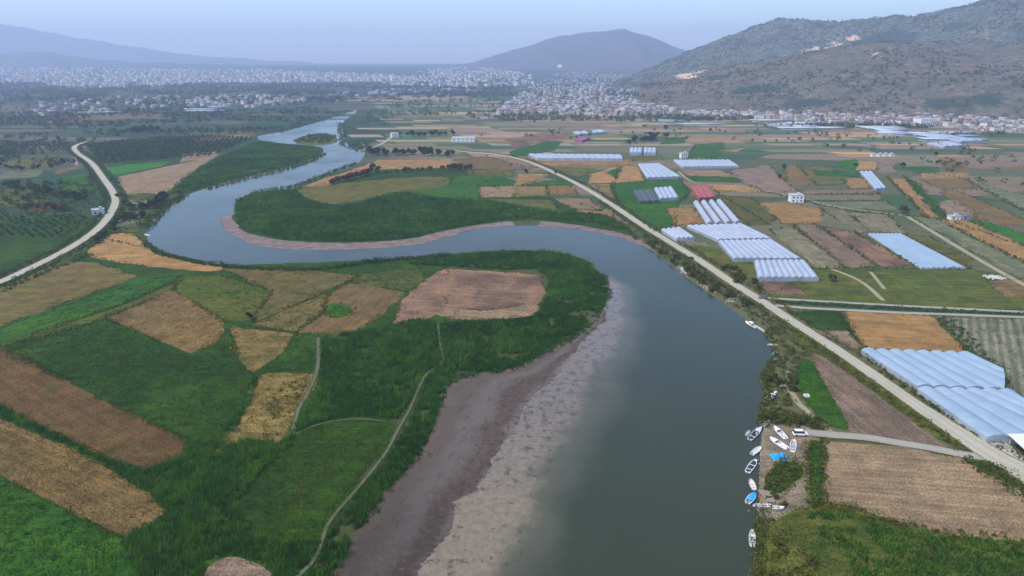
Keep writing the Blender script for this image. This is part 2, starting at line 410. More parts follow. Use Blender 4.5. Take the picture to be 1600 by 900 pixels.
M['leafgreen'] = plant_mat('green_leaves', (.030, .070, .018), (.085, .145, .038))
M['reedbush'] = plant_mat('bank_bush_leaves', (.026, .078, .020), (.095, .200, .058))
M['hillbush'] = plant_mat('hill_bush_leaves', (.045, .068, .036), (.100, .125, .062))
M['leafdark'] = plant_mat('dark_leaves', (.018, .040, .020), (.045, .080, .035))
M['leafolive'] = plant_mat('olive_leaves', (.052, .080, .030), (.150, .185, .080))
M['leafrust'] = plant_mat('russet_leaves', (.070, .045, .030), (.160, .095, .055))
def plain(name, col, rough=.7, n=.25, scale=1.5, metal=0.0, spec=.4, col2=None):
    m, nt, out = new_mat(name); co = objco(nt); f = noise(nt, co, scale, 5, .65)
    c2 = col2 or tuple(x * (1 - n) for x in col)
    c = mixc(nt, ramp(nt, f, .3, .7), col, c2)
    finish(nt, out, c, rough, f, .08, .02, spec, Metallic=metal); return m
M['bark'] = plain('bark', (.11, .085, .06), .9, .4, 6)
# ------------------------------------------------------------------ ground, haze
def ground_mat():
    m, nt, out = new_mat('farmland_ground'); co = objco(nt, True)
    mp = nd(nt, 'Mapping'); nt.links.new(co, mp.inputs[0]); mp.inputs['Rotation'].default_value = (0, 0, .12); mp.inputs['Scale'].default_value = (1 / 150., 1 / 75., 1)
    vo = nd(nt, 'TexVoronoi', feature='F1'); nt.links.new(mp.outputs[0], vo.inputs['Vector']); vo.inputs['Scale'].default_value = 1
    sp = nd(nt, 'SeparateColor'); nt.links.new(vo.outputs['Color'], sp.inputs[0])
    def pal(stops):
        r = nd(nt, 'ValToRGB'); r.color_ramp.interpolation = 'CONSTANT'; e = r.color_ramp.elements
        e[0].position = 0; e[0].color = c4(stops[0]); e[1].position = 1 / len(stops); e[1].color = c4(stops[1])
        for i, s in enumerate(stops[2:]):
            q = e.new((i + 2) / len(stops)); q.color = c4(s)
        nt.links.new(sp.outputs[0], r.inputs[0]); return r.outputs[0]
    left = pal([(.026, .066, .028), (.044, .088, .032), (.024, .056, .026), (.075, .098, .042), (.034, .078, .030), (.026, .062, .028), (.115, .115, .065), (.032, .074, .030)])
    right = pal([(.080, .115, .045), (.24, .19, .11), (.13, .145, .07), (.29, .21, .13), (.06, .115, .038), (.20, .18, .11), (.27, .19, .12), (.11, .13, .06)])
    s = nd(nt, 'SeparateXYZ'); nt.links.new(co, s.inputs[0])
    q = math_n(nt, 'ADD', s.outputs[0], math_n(nt, 'MULTIPLY', s.outputs[1], .16))
    c = mixc(nt, ramp(nt, q, -60, 60), left, right)
    far = ramp(nt, s.outputs[1], 1700, 2300); c = mixc(nt, far, c, left)
    fars = ramp(nt, s.outputs[1], 620, 420); c = mixc(nt, fars, c, mixc(nt, ramp(nt, q, 40, 160), (.070, .095, .030), (.150, .150, .070)))
    n1 = noise(nt, co, .012, 6, .65); n2 = noise(nt, co, .12, 5, .7); n3 = noise(nt, co, 1.1, 3, .7)
    c = mixc(nt, math_n(nt, 'MULTIPLY', ramp(nt, n1, .50, .72), .4), c, (.110, .110, .050))
    c = mixc(nt, math_n(nt, 'MULTIPLY', ramp(nt, n2, .5, .68), .6), c, (.028, .050, .020))
    c = mixc(nt, 1.0, c, mixc(nt, n3, (.47, .47, .47), (.85, .85, .85)), 'MULTIPLY')
    finish(nt, out, c, .95, n2, .4, .5, .1); return m
ys = np.r_[np.linspace(-600, 3600, 22), np.linspace(3800, 14500, 60)]; xs = np.linspace(-14500, 14500, 100)
X, Y = np.meshgrid(xs, ys); Z = gz(X, Y)
idx = np.arange(X.size).reshape(X.shape)
Fq = np.stack([idx[:-1, :-1], idx[:-1, 1:], idx[1:, 1:], idx[1:, :-1]], -1).reshape(-1, 4)
tag(np_mesh('ground', np.stack([X, Y, Z], -1).reshape(-1, 3), Fq, ground_mat(), flat=False), kind='structure')

hb = MB().box((0, 6800, 355), (29800, 15600, 712))
hm, hnt, hout = new_mat('haze_air')
pv = nd(hnt, 'VolumePrincipled'); pv.inputs['Color'].default_value = (.63, .74, 1.0, 1); pv.inputs['Density'].default_value = HAZE_DENSITY
pv.inputs['Anisotropy'].default_value = .2
hnt.links.new(pv.outputs[0], hout.inputs['Volume'])
haze = tag(hb.build('haze', hm), kind='stuff')
try: hm.cycles.homogeneous_volume = True
except Exception: pass

# ------------------------------------------------------------------ river
river_px_left = [560, 168, 520, 182, 478, 196, 440, 206, 402, 214, 425, 224, 470, 226, 500, 231, 504, 239, 482, 252, 440, 265, 400, 276, 350, 287, 318, 295, 288, 307, 264, 321, 244, 338, 230, 357, 232, 377, 250, 392, 290, 404, 330, 411, 380, 416, 440, 420, 500, 419, 545, 413, 590, 406, 640, 402, 700, 397, 760, 392, 830, 391, 890, 397, 925, 413, 945, 436, 949, 465, 925, 508, 862, 548, 800, 582, 720, 640, 680, 720, 620, 800, 560, 900, 520, 960]
river_px_right = [1172, 960, 1177, 900, 1180, 840, 1186, 790, 1188, 740, 1190, 700, 1193, 670, 1186, 645, 1196, 615, 1187, 595, 1196, 575, 1208, 560, 1209, 543, 1196, 524, 1168, 502, 1138, 479, 1098, 452, 1060, 424, 1030, 400, 1000, 382, 960, 369, 920, 360, 870, 354, 800, 353, 745, 358, 695, 371, 640, 382, 560, 389, 460, 389, 400, 381, 365, 367, 347, 352, 350, 342, 366, 334, 370, 318, 398, 302, 455, 294, 488, 283, 520, 271, 556, 257, 570, 240, 556, 232, 543, 224, 536, 205, 537, 190, 556, 176]
RIVER_W = Gs(smooth(river_px_left)) + Gs(smooth(river_px_right))
tag(sheet('river', RIVER_W, .02, M['water']), kind='structure')
isl = Gs(smooth([458, 219, 480, 211, 505, 208, 526, 213, 529, 222, 505, 226, 475, 226], True))
tag(sheet('island', jitter(isl, seed=3), .06, M['oliveg']), kind='structure')

def strip_sheet(name, A, B, z, mat, K=26, n=140, rag=0.0):
    if n:
        a = resample(A, 1); a = np.array([a[int(i * (len(a) - 1) / (n - 1))] for i in range(n)])
        b = resample(B, 1); b = np.array([b[int(i * (len(b) - 1) / (n - 1))] for i in range(n)])
    else: a, b = np.array(A), np.array(B); n = len(a)
    if rag:
        for i in range(n):
            b[i][0] += rag * mnoise.noise((b[i][0] * .05, b[i][1] * .05, 1.)) + rag * .6 * mnoise.noise((b[i][0] * .2, b[i][1] * .2, 5.)) + rag * .4 * mnoise.noise((b[i][0] * .8, b[i][1] * .8, 8.))
    V = []; T = []; S = []
    for i in range(n):
        for k in range(K):
            t = k / (K - 1); q = a[i] * (1 - t) + b[i] * t; V.append((q[0], q[1], z + i * 1.2e-4)); T.append(t); S.append(i / (n - 1))
    F = [(i * K + k, i * K + k + 1, (i + 1) * K + k + 1, (i + 1) * K + k) for i in range(n - 1) for k in range(K - 1)]
    return tag(np_mesh(name, V, F, mat, attr={'t': T, 's': S}), kind='structure')
def rows_of(y, x): return [(float(np.interp(q, y, x)), q) for q in np.arange(430, 965, 2.2)]
ly = [430, 448, 462, 485, 506, 526, 545, 562, 576, 582, 590, 602, 625, 650, 678, 705, 732, 760, 790, 820, 860, 900, 935, 970]
lx = [942, 947, 946, 936, 923, 896, 862, 830, 800, 770, 715, 692, 684, 675, 664, 650, 628, 604, 582, 560, 537, 515, 497, 480]
ry = [430, 462, 500, 545, 590, 635, 690, 735, 790, 838, 900, 970]
rx = [948, 952, 942, 906, 864, 829, 788, 757, 717, 688, 655, 628]
oy = [430, 455, 500, 545, 590, 635, 690, 735, 790, 838, 900, 970]
ox = [962, 1006, 1018, 1014, 1003, 985, 962, 946, 932, 915, 892, 866]
E_l, E_r, E_o = rows_of(ly, lx), rows_of(ry, rx), rows_of(oy, ox)
reed_edge, mud_edge, silt_out = ([G(*p) for p in E] for E in (E_l, E_r, E_o)); silt_in = [G(p[0] - 16, p[1]) for p in E_r]
strip_sheet('shallow_water', silt_in, silt_out, .04, M['shallow'], 30, 0)
strip_sheet('mud_bar', reed_edge, mud_edge, .08, M['mud'], 30, 0, rag=3.5)
nsh_a = Gs(smooth([372, 330, 362, 340, 378, 356, 410, 369, 460, 377, 560, 379, 640, 373, 692, 361, 745, 349, 800, 345]))
nsh_b = Gs(smooth([362, 332, 344, 343, 348, 355, 368, 369, 402, 383, 462, 390, 560, 390, 642, 383, 698, 371, 750, 357, 805, 353]))
strip_sheet('sandy_shore', nsh_a, nsh_b, .07, M['shore'], 8, 120, rag=3.0)
strip_sheet('bank_edge', Gs([845, 345, 880, 347, 930, 353, 975, 364, 1010, 378]), Gs([845, 354, 880, 356, 930, 363, 978, 374, 1018, 392]), .075, M['shore'], 8, 60, rag=3.0)
strip_sheet('bank_edge', Gs([320, 288, 360, 278, 410, 268, 450, 256, 490, 243]), Gs([322, 296, 362, 285, 412, 274, 452, 263, 492, 249]), .075, M['shore'], 6, 60, rag=3.0)

# ------------------------------------------------------------------ fields
ROADDIR = 0.0
_fi = [0]; EDGES = []
def field(kind, flat, label=None, along=None, cv=False):
    """field traced on the plain; `along` = index of the edge its rows follow"""
    f = smooth(flat, True, 4) if cv else flat
    P = Gs(f); ang = 0.0; EDGES.append(P)
    if along is not None:
        Q = Gs(flat); a, b = Q[along], Q[(along + 1) % len(Q)]; ang = math.atan2(b[1] - a[1], b[0] - a[0])
    _fi[0] += 1
    o = sheet('field', jitter(P, seed=_fi[0]), .05 + .004 * _fi[0] / 3, M[kind], ang, label, 'field')
    return P
# bank to bank: the peninsula in the foreground
field('dkgreen', [-120, 470, 0, 440, 110, 405, 160, 372, 345, 415, 660, 404, 700, 400, 690, 560, 640, 610, 610, 655, 480, 900, 470, 960, -300, 960, -300, 600], 'dark green meadow covering the river peninsula')
field('olivebr', [100, 408, 152, 411, 215, 432, 108, 471, 0, 511, -60, 530, -60, 470, 0, 450, 60, 424], 'pale olive field below the bend of the gravel road')
field('green', [-60, 534, 0, 514, 215, 436, 285, 432, 180, 478, 60, 517, -40, 548], 'long green strip beside the pale olive field', 1)
field('oliveg', [60, 520, 175, 483, 285, 437, 268, 455, 165, 497, 20, 548], 'narrow rough meadow strip')
field('tan', [270, 453, 292, 466, 350, 503, 344, 531, 300, 552, 235, 528, 165, 496, 215, 476], 'dry brown stubble field shaped like a lozenge', 3)
field('yelgreen', [285, 432, 345, 430, 425, 455, 392, 500, 350, 502, 272, 453], 'bright green field above the stubble lozenge')
field('olivebr', [345, 419, 455, 419, 562, 431, 452, 480, 396, 504, 425, 455], 'reddish olive field by the river bank', 3)
field('oliveg', [560, 428, 656, 418, 663, 441, 632, 456, 548, 440], 'yellow green meadow by the ploughed field')
field('tan', [548, 441, 632, 456, 606, 486, 545, 523, 460, 521, 505, 490, 512, 462], 'tan stubble field with a green notch', 1)
field('olivebr', [455, 480, 512, 458, 505, 490, 462, 519, 392, 508], 'olive field between two tan fields', 0)
field('green', [508, 478, 526, 474, 550, 480, 548, 492, 520, 496, 508, 488], 'small green patch inside the tan field', cv=True)
field('brown', [694, 419, 790, 425, 846, 429, 852, 455, 836, 490, 755, 499, 690, 487, 655, 504, 610, 512, 628, 470, 660, 440], 'bare brown ploughed field ringed by reeds', 0)
field('pink', [770, 484, 836, 474, 838, 492, 755, 502, 690, 494, 694, 486], 'pale dry edge of the ploughed field', cv=True)
field('tanyel', [362, 510, 462, 521, 440, 552, 394, 584, 372, 560], 'pale straw field beside the dark crop')
field('tanyel', [400, 590, 484, 584, 494, 600, 462, 650, 432, 692, 330, 716, 380, 655], 'yellow straw patch beside the dirt path', cv=True)
field('tan', [344, 545, 365, 540, 382, 570, 380, 584, 362, 565], 'small bare corner of the dark crop')
field('dkgreen', [-60, 560, 0, 543, 170, 499, 300, 554, 352, 533, 396, 590, 372, 640, 332, 690, 292, 690, 110, 600, 40, 560], 'wide dark green crop field')
field('russet', [-60, 530, 0, 545, 42, 561, 112, 601, 292, 690, 282, 712, 226, 731, 178, 721, 60, 663, 0, 632, -60, 610], 'reddish brown dry field, the upper of two', 3)
field('tan', [-60, 625, 0, 655, 52, 676, 152, 721, 232, 771, 262, 801, 196, 839, 140, 815, 0, 742, -60, 712], 'dry stubble field, the lower of two', 2)
field('green', [-300, 640, -60, 722, 0, 750, 100, 800, 190, 842, 222, 905, 222, 960, -300, 960], 'green meadow in the corner below the stubble')
field('dkgreen', [455, 682, 500, 664, 560, 655, 612, 660, 602, 700, 545, 760, 492, 842, 440, 842, 400, 836, 372, 792, 410, 730], 'rounded bright green crop field', cv=True)
field('purple', [316, 905, 325, 888, 345, 874, 380, 873, 418, 888, 428, 905, 420, 960, 316, 960], 'bare soil patch in the reeds', cv=True)
# left of the far bend
field('orange', [140, 398, 158, 377, 176, 366, 206, 366, 226, 383, 266, 400, 345, 416, 322, 424, 195, 411], 'orange dry field between road and river', cv=True)
field('oliveg', [175, 310, 190, 302, 262, 303, 285, 300, 262, 322, 240, 340, 228, 360, 205, 364, 176, 362, 150, 380, 190, 330], 'rough gardens between road and river')
field('gray', [196, 313, 232, 312, 238, 322, 194, 324]); field('graygreen', [188, 330, 222, 329, 226, 336, 186, 339]); field('graygreen', [180, 344, 218, 344, 215, 352, 176, 355])
field('brgreen', [162, 263, 200, 257, 270, 252, 246, 262, 190, 273, 168, 274], 'bright green field beyond the left road')
field('pink', [185, 276, 280, 256, 338, 243, 308, 264, 275, 286, 260, 303, 190, 303], 'pinkish striped stubble beside the green spit', 1)
field('dkgreen', [262, 304, 288, 282, 330, 250, 372, 232, 405, 220, 440, 224, 496, 230, 503, 238, 480, 252, 440, 264, 350, 286, 318, 295], 'green spit inside the river bend', cv=True)
field('dkgreen', [-80, 345, 0, 338, 130, 336, 152, 347, 150, 352, 60, 402, 0, 432, -80, 468], 'green meadow beside the gravel road')
field('green', [96, 276, 138, 270, 156, 302, 98, 300], 'small green field inside the road bend')
field('olive', [10, 252, 60, 247, 110, 248, 90, 258, 20, 262]); field('tan', [80, 268, 110, 262, 122, 258, 120, 264, 90, 274])
field('graygreen', [0, 268, 70, 264, 60, 276, 0, 280]); field('oliveg', [-60, 300, 40, 292, 92, 300, 60, 322, -60, 330]); field('russet', [40, 318, 100, 316, 102, 328, 42, 330])
field('dkgreen', [130, 225, 240, 215, 330, 212, 400, 216, 330, 245, 200, 255, 150, 256]); field('pink', [285, 240, 345, 236, 338, 243, 280, 255])
field('tan', [70, 187, 240, 178, 250, 183, 80, 193]); field('olive', [330, 207, 396, 204, 402, 211, 340, 216]); field('pink', [300, 216, 380, 210, 396, 214, 310, 222])
# northern peninsula
field('dkgreen', [368, 322, 398, 303, 455, 295, 520, 272, 600, 262, 720, 262, 790, 300, 870, 310, 940, 330, 1000, 372, 960, 362, 870, 347, 800, 345, 692, 361, 640, 373, 560, 379, 460, 377, 410, 369, 378, 356], 'reed land of the far peninsula', cv=True)
field('green', [640, 300, 720, 275, 780, 270, 810, 285, 745, 310, 660, 318]); field('oliveg', [700, 310, 860, 312, 880, 335, 740, 340])
field('olive', [465, 300, 490, 290, 560, 284, 640, 277, 702, 278, 690, 292, 620, 300, 540, 318, 490, 315], 'yellow green meadow on the far peninsula', cv=True)
field('orange', [470, 293, 510, 278, 560, 262, 590, 250, 700, 249, 712, 262, 640, 264, 578, 265, 540, 275, 510, 290], 'ripe orange strip beside the upper river')
field('tan', [705, 250, 760, 243, 800, 256, 800, 268, 730, 264]); field('olive', [720, 264, 800, 268, 800, 276, 740, 274])
field('pink', [748, 292, 800, 291, 804, 308, 752, 309], 'pale soil plot beyond the reeds'); field('tanyel', [802, 291, 852, 291, 857, 306, 803, 308])
field('tan', [855, 290, 893, 291, 905, 304, 858, 305]); field('pink', [865, 310, 920, 310, 942, 328, 900, 328]); field('orange', [900, 326, 952, 332, 962, 343, 917, 341])
field('green', [835, 286, 892, 278, 896, 289, 810, 291]); field('orange', [806, 270, 858, 272, 832, 285, 806, 290]); field('brown', [800, 256, 842, 262, 800, 267])
field('brown', [785, 219, 850, 206, 895, 207, 880, 218, 800, 232]); field('green', [795, 237, 850, 221, 880, 220, 865, 236, 800, 246], along=0)
# right plain
field('orange', [832, 250, 985, 250, 986, 258, 848, 260], 'orange strip below the long greenhouse')
field('olive', [860, 261, 936, 262, 905, 278, 883, 272]); field('orange', [925, 271, 965, 260, 960, 286, 915, 287]); field('green', [945, 270, 970, 261, 962, 277])
field('orange', [972, 259, 995, 260, 1008, 282, 960, 286], 'orange plot left of the striped greenhouse'); field('tanyel', [932, 290, 953, 292, 964, 313, 940, 303])
field('green', [955, 287, 1062, 281, 1078, 300, 1060, 318, 1052, 352, 1020, 362, 965, 318], 'green field between the road and the greenhouses')
field('pink', [1062, 265, 1126, 266, 1152, 277, 1076, 275]); field('green', [1072, 276, 1147, 276, 1158, 285, 1086, 284]); field('orange', [1100, 287, 1170, 290, 1194, 301, 1118, 298])
field('purple', [1140, 267, 1200, 258, 1242, 298, 1202, 302, 1160, 283], 'broad pinkish tilled field', 0)
field('olive', [1120, 305, 1176, 311, 1212, 341, 1202, 351, 1166, 353, 1146, 333], 'olive field right of the tunnels')
field('orange', [1040, 325, 1082, 324, 1102, 348, 1056, 353], 'orange plot in front of the big greenhouse')
field('oliveg', [1078, 386, 1112, 385, 1150, 405, 1178, 410, 1182, 438, 1150, 436], 'rough grass below the greenhouses'); field('gray', [1050, 375, 1105, 376, 1112, 386, 1072, 386])
field('orange', [1186, 317, 1222, 318, 1284, 326, 1284, 347, 1222, 350], 'orange field in front of the white house'); field('tan', [1225, 258, 1246, 259, 1276, 290, 1230, 289]); field('olive', [1246, 260, 1300, 262, 1322, 288, 1276, 290])
field('green', [1270, 266, 1342, 269, 1343, 277, 1276, 275]); field('orange', [1320, 280, 1350, 279, 1362, 293, 1328, 295]); field('purple', [1250, 297, 1366, 296, 1372, 303, 1254, 304], along=0); field('gray', [1254, 305, 1372, 304, 1376, 313, 1257, 313], along=0)
field('graygreen', [1266, 315, 1386, 315, 1402, 329, 1282, 323]); field('gray', [1324, 332, 1386, 335, 1416, 366, 1360, 361], along=1); field('gray', [1284, 326, 1320, 330, 1356, 361, 1340, 366], along=1)
field('brown', [1275, 351, 1340, 366, 1430, 415, 1372, 416], 'reddish ploughed strip beside the plastic tunnels', 1); field('purple', [1240, 353, 1274, 351, 1371, 417, 1320, 418], along=1); field('gray', [1205, 360, 1238, 354, 1318, 419, 1275, 420], along=1)
field('olive', [1412, 367, 1452, 370, 1518, 405, 1512, 418]); field('graygreen', [1420, 337, 1463, 342, 1620, 418, 1620, 450], along=1); field('orange', [1468, 345, 1510, 345, 1620, 392, 1620, 420], 'long orange strip on the right plain', 1)
field('orange', [1386, 276, 1420, 281, 1474, 341, 1450, 341], along=1); field('green', [1412, 275, 1434, 286, 1468, 323, 1477, 341, 1462, 336, 1420, 286], along=1); field('tan', [1436, 280, 1510, 280, 1524, 296, 1476, 298])
field('orange', [1437, 270, 1515, 270, 1515, 279, 1436, 278]); field('tan', [1470, 300, 1496, 298, 1620, 352, 1592, 352, 1535, 350], along=1); field('purple', [1467, 316, 1495, 313, 1526, 336, 1512, 343, 1482, 341])
field('brgreen', [1520, 346, 1543, 345, 1620, 374, 1620, 390], 'vivid green strip at the right edge', 1); field('graygreen', [1510, 283, 1620, 310, 1620, 338, 1556, 308]); field('tan', [1542, 261, 1620, 260, 1620, 271])
field('purple', [1370, 250, 1396, 250, 1398, 271, 1372, 271]); field('orange', [1340, 252, 1370, 252, 1368, 266, 1337, 266]); field('brgreen', [1312, 253, 1342, 248, 1336, 265, 1307, 261]); field('gray', [1398, 242, 1462, 242, 1466, 258, 1412, 261])
field('green', [1415, 262, 1470, 261, 1466, 270, 1435, 271]); field('tan', [1470, 250, 1505, 252, 1513, 270, 1477, 269]); field('green', [1072, 246, 1086, 226, 1135, 222, 1122, 248], 'green field behind the long white greenhouse'); field('orange', [1125, 236, 1165, 231, 1150, 238])
field('olive', [985, 244, 1036, 243, 1040, 250, 988, 252]); field('green', [1040, 215, 1075, 214, 1068, 224, 1030, 226])
field('oliveg', [1195, 468, 1270, 420, 1320, 421, 1440, 420, 1516, 421, 1620, 440, 1620, 486, 1400, 478, 1230, 470], 'green meadow behind the cross road')
field('tan', [1545, 440, 1620, 436, 1620, 462, 1570, 465]); field('brown', [1186, 442, 1240, 444, 1262, 462, 1200, 460])
field('dkgreen', [1230, 486, 1310, 487, 1326, 515, 1272, 514], 'dark green plot beside the orange grain'); field('purple', [1275, 518, 1326, 517, 1350, 546, 1335, 547])
field('orange', [1320, 487, 1456, 494, 1514, 552, 1345, 546], 'vivid orange grain field beyond the big greenhouse', 0)
field('striped', [1468, 496, 1620, 500, 1680, 680, 1640, 660, 1572, 600, 1530, 560], 'grey striped plot beside the big greenhouse', 1)
# right bank
field('oliveg', [1198, 520, 1216, 510, 1300, 585, 1400, 655, 1520, 712, 1430, 698, 1290, 684, 1260, 690, 1240, 760, 1200, 800, 1184, 840, 1180, 900, 1176, 960, 1800, 960, 1800, 850, 1620, 745, 1440, 640, 1230, 500], 'rough grass bank between river and road')
field('purple', [1264, 549, 1290, 560, 1345, 597, 1480, 700, 1440, 692, 1330, 678, 1306, 642, 1284, 598], 'bare pinkish strip between road and bank', 2)
field('green', [1240, 582, 1264, 562, 1300, 620, 1322, 668, 1290, 660, 1255, 622], 'dark green grass patch above the boats', cv=True)
field('pink', [1288, 690, 1410, 698, 1500, 717, 1640, 795, 1680, 850, 1600, 847, 1500, 842, 1400, 815, 1322, 790, 1284, 785], 'big bare tan field above the reeds', 0)
field('drymud', [1192, 676, 1212, 664, 1260, 668, 1282, 690, 1262, 700, 1268, 790, 1240, 795, 1190, 820, 1186, 760, 1188, 715], 'trodden boat landing on the bank', cv=True)
field('green', [1196, 748, 1218, 724, 1246, 724, 1254, 742, 1238, 756, 1222, 770, 1205, 768], 'grassy hump between the moored boats', cv=True)
field('green', [1266, 690, 1286, 688, 1284, 785, 1268, 792, 1262, 740], 'green verge left of the tan field')
field('oliveg', [1225, 815, 1260, 795, 1330, 800, 1430, 832, 1620, 852, 1700, 960, 1340, 960, 1280, 900], 'lush grass in the lower corner')

# far parcels: one patchwork sheet, a colour of its own for each plot
def patchwork():
    V, F, Cc = [], [], []
    pr = [(.26, .18, .105), (.33, .20, .085), (.22, .165, .12), (.17, .14, .09), (.055, .11, .035), (.09, .115, .04), (.20, .15, .075), (.06, .085, .04), (.15, .145, .07), (.30, .23, .13), (.035, .075, .03), (.24, .155, .11)]
    pl = [(.030, .078, .030), (.024, .062, .028), (.044, .092, .034), (.085, .11, .045), (.14, .13, .075), (.028, .070, .030), (.040, .098, .032), (.19, .15, .10), (.026, .068, .028)]
    y = 900.0
    while y < 2500:
        dep = R.uniform(24, 60) * (y / 1300); x = -1500.0 + R.uniform(-80, 0)
        while x < 1700:
            w = R.uniform(50, 190); cx = x + w / 2; px = 800 + cx / y * FPX * .955
            right = px > 575 + R.uniform(-15, 25)
            if R.random() < (.80 if right else .62) and not inside(np.array([(cx, y), (x, y), (x + w, y), (cx, y + dep)]), RIVER_W).any():
                c = R.choice(pr if right else pl); k = R.uniform(1.15, 1.7) if right else R.uniform(.65, 1.0); sk = -.35 * dep if right else .2 * dep
                n = len(V); g = R.uniform(2, 6); zz = .03 + R.random() * .015
                V += [(x + g, y + g * .5, zz), (x + w - g, y + g * .5 + R.uniform(-4, 4), zz), (x + w - g + sk, y + dep - g * .5, zz), (x + g + sk, y + dep - g * .5 + R.uniform(-4, 4), zz)]
                F.append((n, n + 1, n + 2, n + 3)); Cc += [(c[0] * k, c[1] * k, c[2] * k)] * 4
            x += w
        y += dep
    m, nt, out = new_mat('far_plots'); co = objco(nt, True)
    a = nd(nt, 'Attribute', attribute_name='col').outputs['Color']; n2 = noise(nt, co, .06, 5, .7); n3 = noise(nt, co, .02, 4)
    c = mixc(nt, 1.0, a, mixc(nt, n2, (.45, .45, .45), (.95, .95, .95)), 'MULTIPLY')
    c = mixc(nt, math_n(nt, 'MULTIPLY', ramp(nt, n3, .55, .7), .6), c, (.05, .075, .03))
    finish(nt, out, c, .95)
    tag(np_mesh('farmland', V, F, m, colattr=Cc), kind='structure')
patchwork()

# ------------------------------------------------------------------ roads and tracks
ROAD = resample(Gs(smooth([1680, 792, 1600, 738, 1555, 714, 1490, 672, 1430, 632, 1370, 590, 1310, 549, 1240, 504, 1195, 474, 1150, 446, 1100, 412, 1050, 381, 1005, 353, 960, 323, 915, 295, 870, 272, 820, 251, 770, 241, 735, 238, 712, 236])), 5)
ribbon('road', ROAD, [6.6 + 5.5 * max(0, 1 - i / 14) for i in range(len(ROAD))], .30, M['road'], 'pale gravel road running along the river', 'road')
LROAD = resample(Gs(smooth([-60, 462, 0, 441, 50, 418, 100, 393, 140, 368, 165, 345, 180, 318, 176, 300, 160, 277, 143, 255, 122, 240, 116, 231, 122, 226, 138, 221])), 5)
ribbon('road', LROAD, 6.6, .30, M['road'], 'pale gravel road curving past the left meadow', 'road')
XROAD = resample(Gs([1196, 466, 1260, 470, 1400, 478, 1620, 489]), 5); ribbon('road', XROAD, 3.2, .26, M['roadgrey'], 'straight lane along the ditch', 'road')
XROAD2 = resample(Gs([1212, 478, 1260, 482, 1400, 489, 1620, 497]), 5); ribbon('road', XROAD2, 3.6, .262, M['roadgrey'], 'second straight lane beside the orange field', 'road')
DITCH = resample(Gs([1215, 472, 1400, 483.5, 1620, 493]), 5); ribbon('ditch', DITCH, 5.5, .255, M['canal'], 'overgrown ditch between two lanes', 'ditch')
TRACK = resample(Gs(smooth([1258, 676, 1300, 680, 1350, 684, 1400, 692, 1450, 700, 1500, 710, 1545, 716])), 4); ribbon('track', TRACK, 4.6, .27, M['roadgrey'], 'grey track from the road to the boats', 'track')
PATHS = {}
for nm, px, w, lab in (('a', [497, 528, 498, 560, 492, 590, 478, 620, 466, 640, 458, 672], 2.0, 'straight dirt path beside the reed bed'),
                       ('b', [684, 508, 688, 540, 692, 566, 668, 584, 655, 605, 640, 640, 622, 672, 600, 712, 560, 762, 530, 796, 510, 824, 503, 850, 488, 880, 462, 905, 440, 950], 1.4, 'winding dirt path along the mud bank'),
                       ('c', [460, 680, 500, 663, 555, 655, 612, 660], .8, 'thin path round the bright crop')):
    PATHS[nm] = resample(Gs(smooth(px)), 3); ribbon('path', PATHS[nm], w, .22, M['path'], lab, 'path')
for px, w, mt, lab in (([1415, 337, 1550, 418, 1640, 466], 4.5, 'tracktan', 'long straight farm track across the right plain'), ([1060, 268, 1085, 285, 1150, 292, 1240, 306, 1300, 322, 1420, 338], 3.5, 'tracktan', 'farm track past the white house'),
                       ([1300, 421, 1345, 440, 1380, 470], 3, 'tracktan', 'faint track across the meadow'), ([1360, 425, 1382, 452], 2.5, 'tracktan', 'short faint track across the meadow'),
                       ([1232, 580, 1236, 612, 1250, 634, 1275, 655, 1300, 678], 3.0, 'tracktan', 'worn footway above the boats'), ([0, 513, 110, 473, 215, 434], .9, 'path', 'thin balk between the pale and green strips'),
                       ([392, 500, 425, 475, 455, 456], .9, 'path', 'thin balk beside the reddish field'), ([560, 236, 590, 228, 615, 212, 618, 206], 6, 'roadgrey', 'pale lane by the upper river'), ([690, 236, 640, 233, 600, 232], 5, 'tracktan', 'lane behind the trees'),
                       ([120, 258, 116, 246], 4, 'roadgrey', 'short pale side lane'), ([800, 268, 860, 268], 3, 'tracktan', 'farm lane on the near side of the road')):
    ribbon('track', resample(Gs(smooth(px)), 6), w, .215, M[mt], lab, 'track')

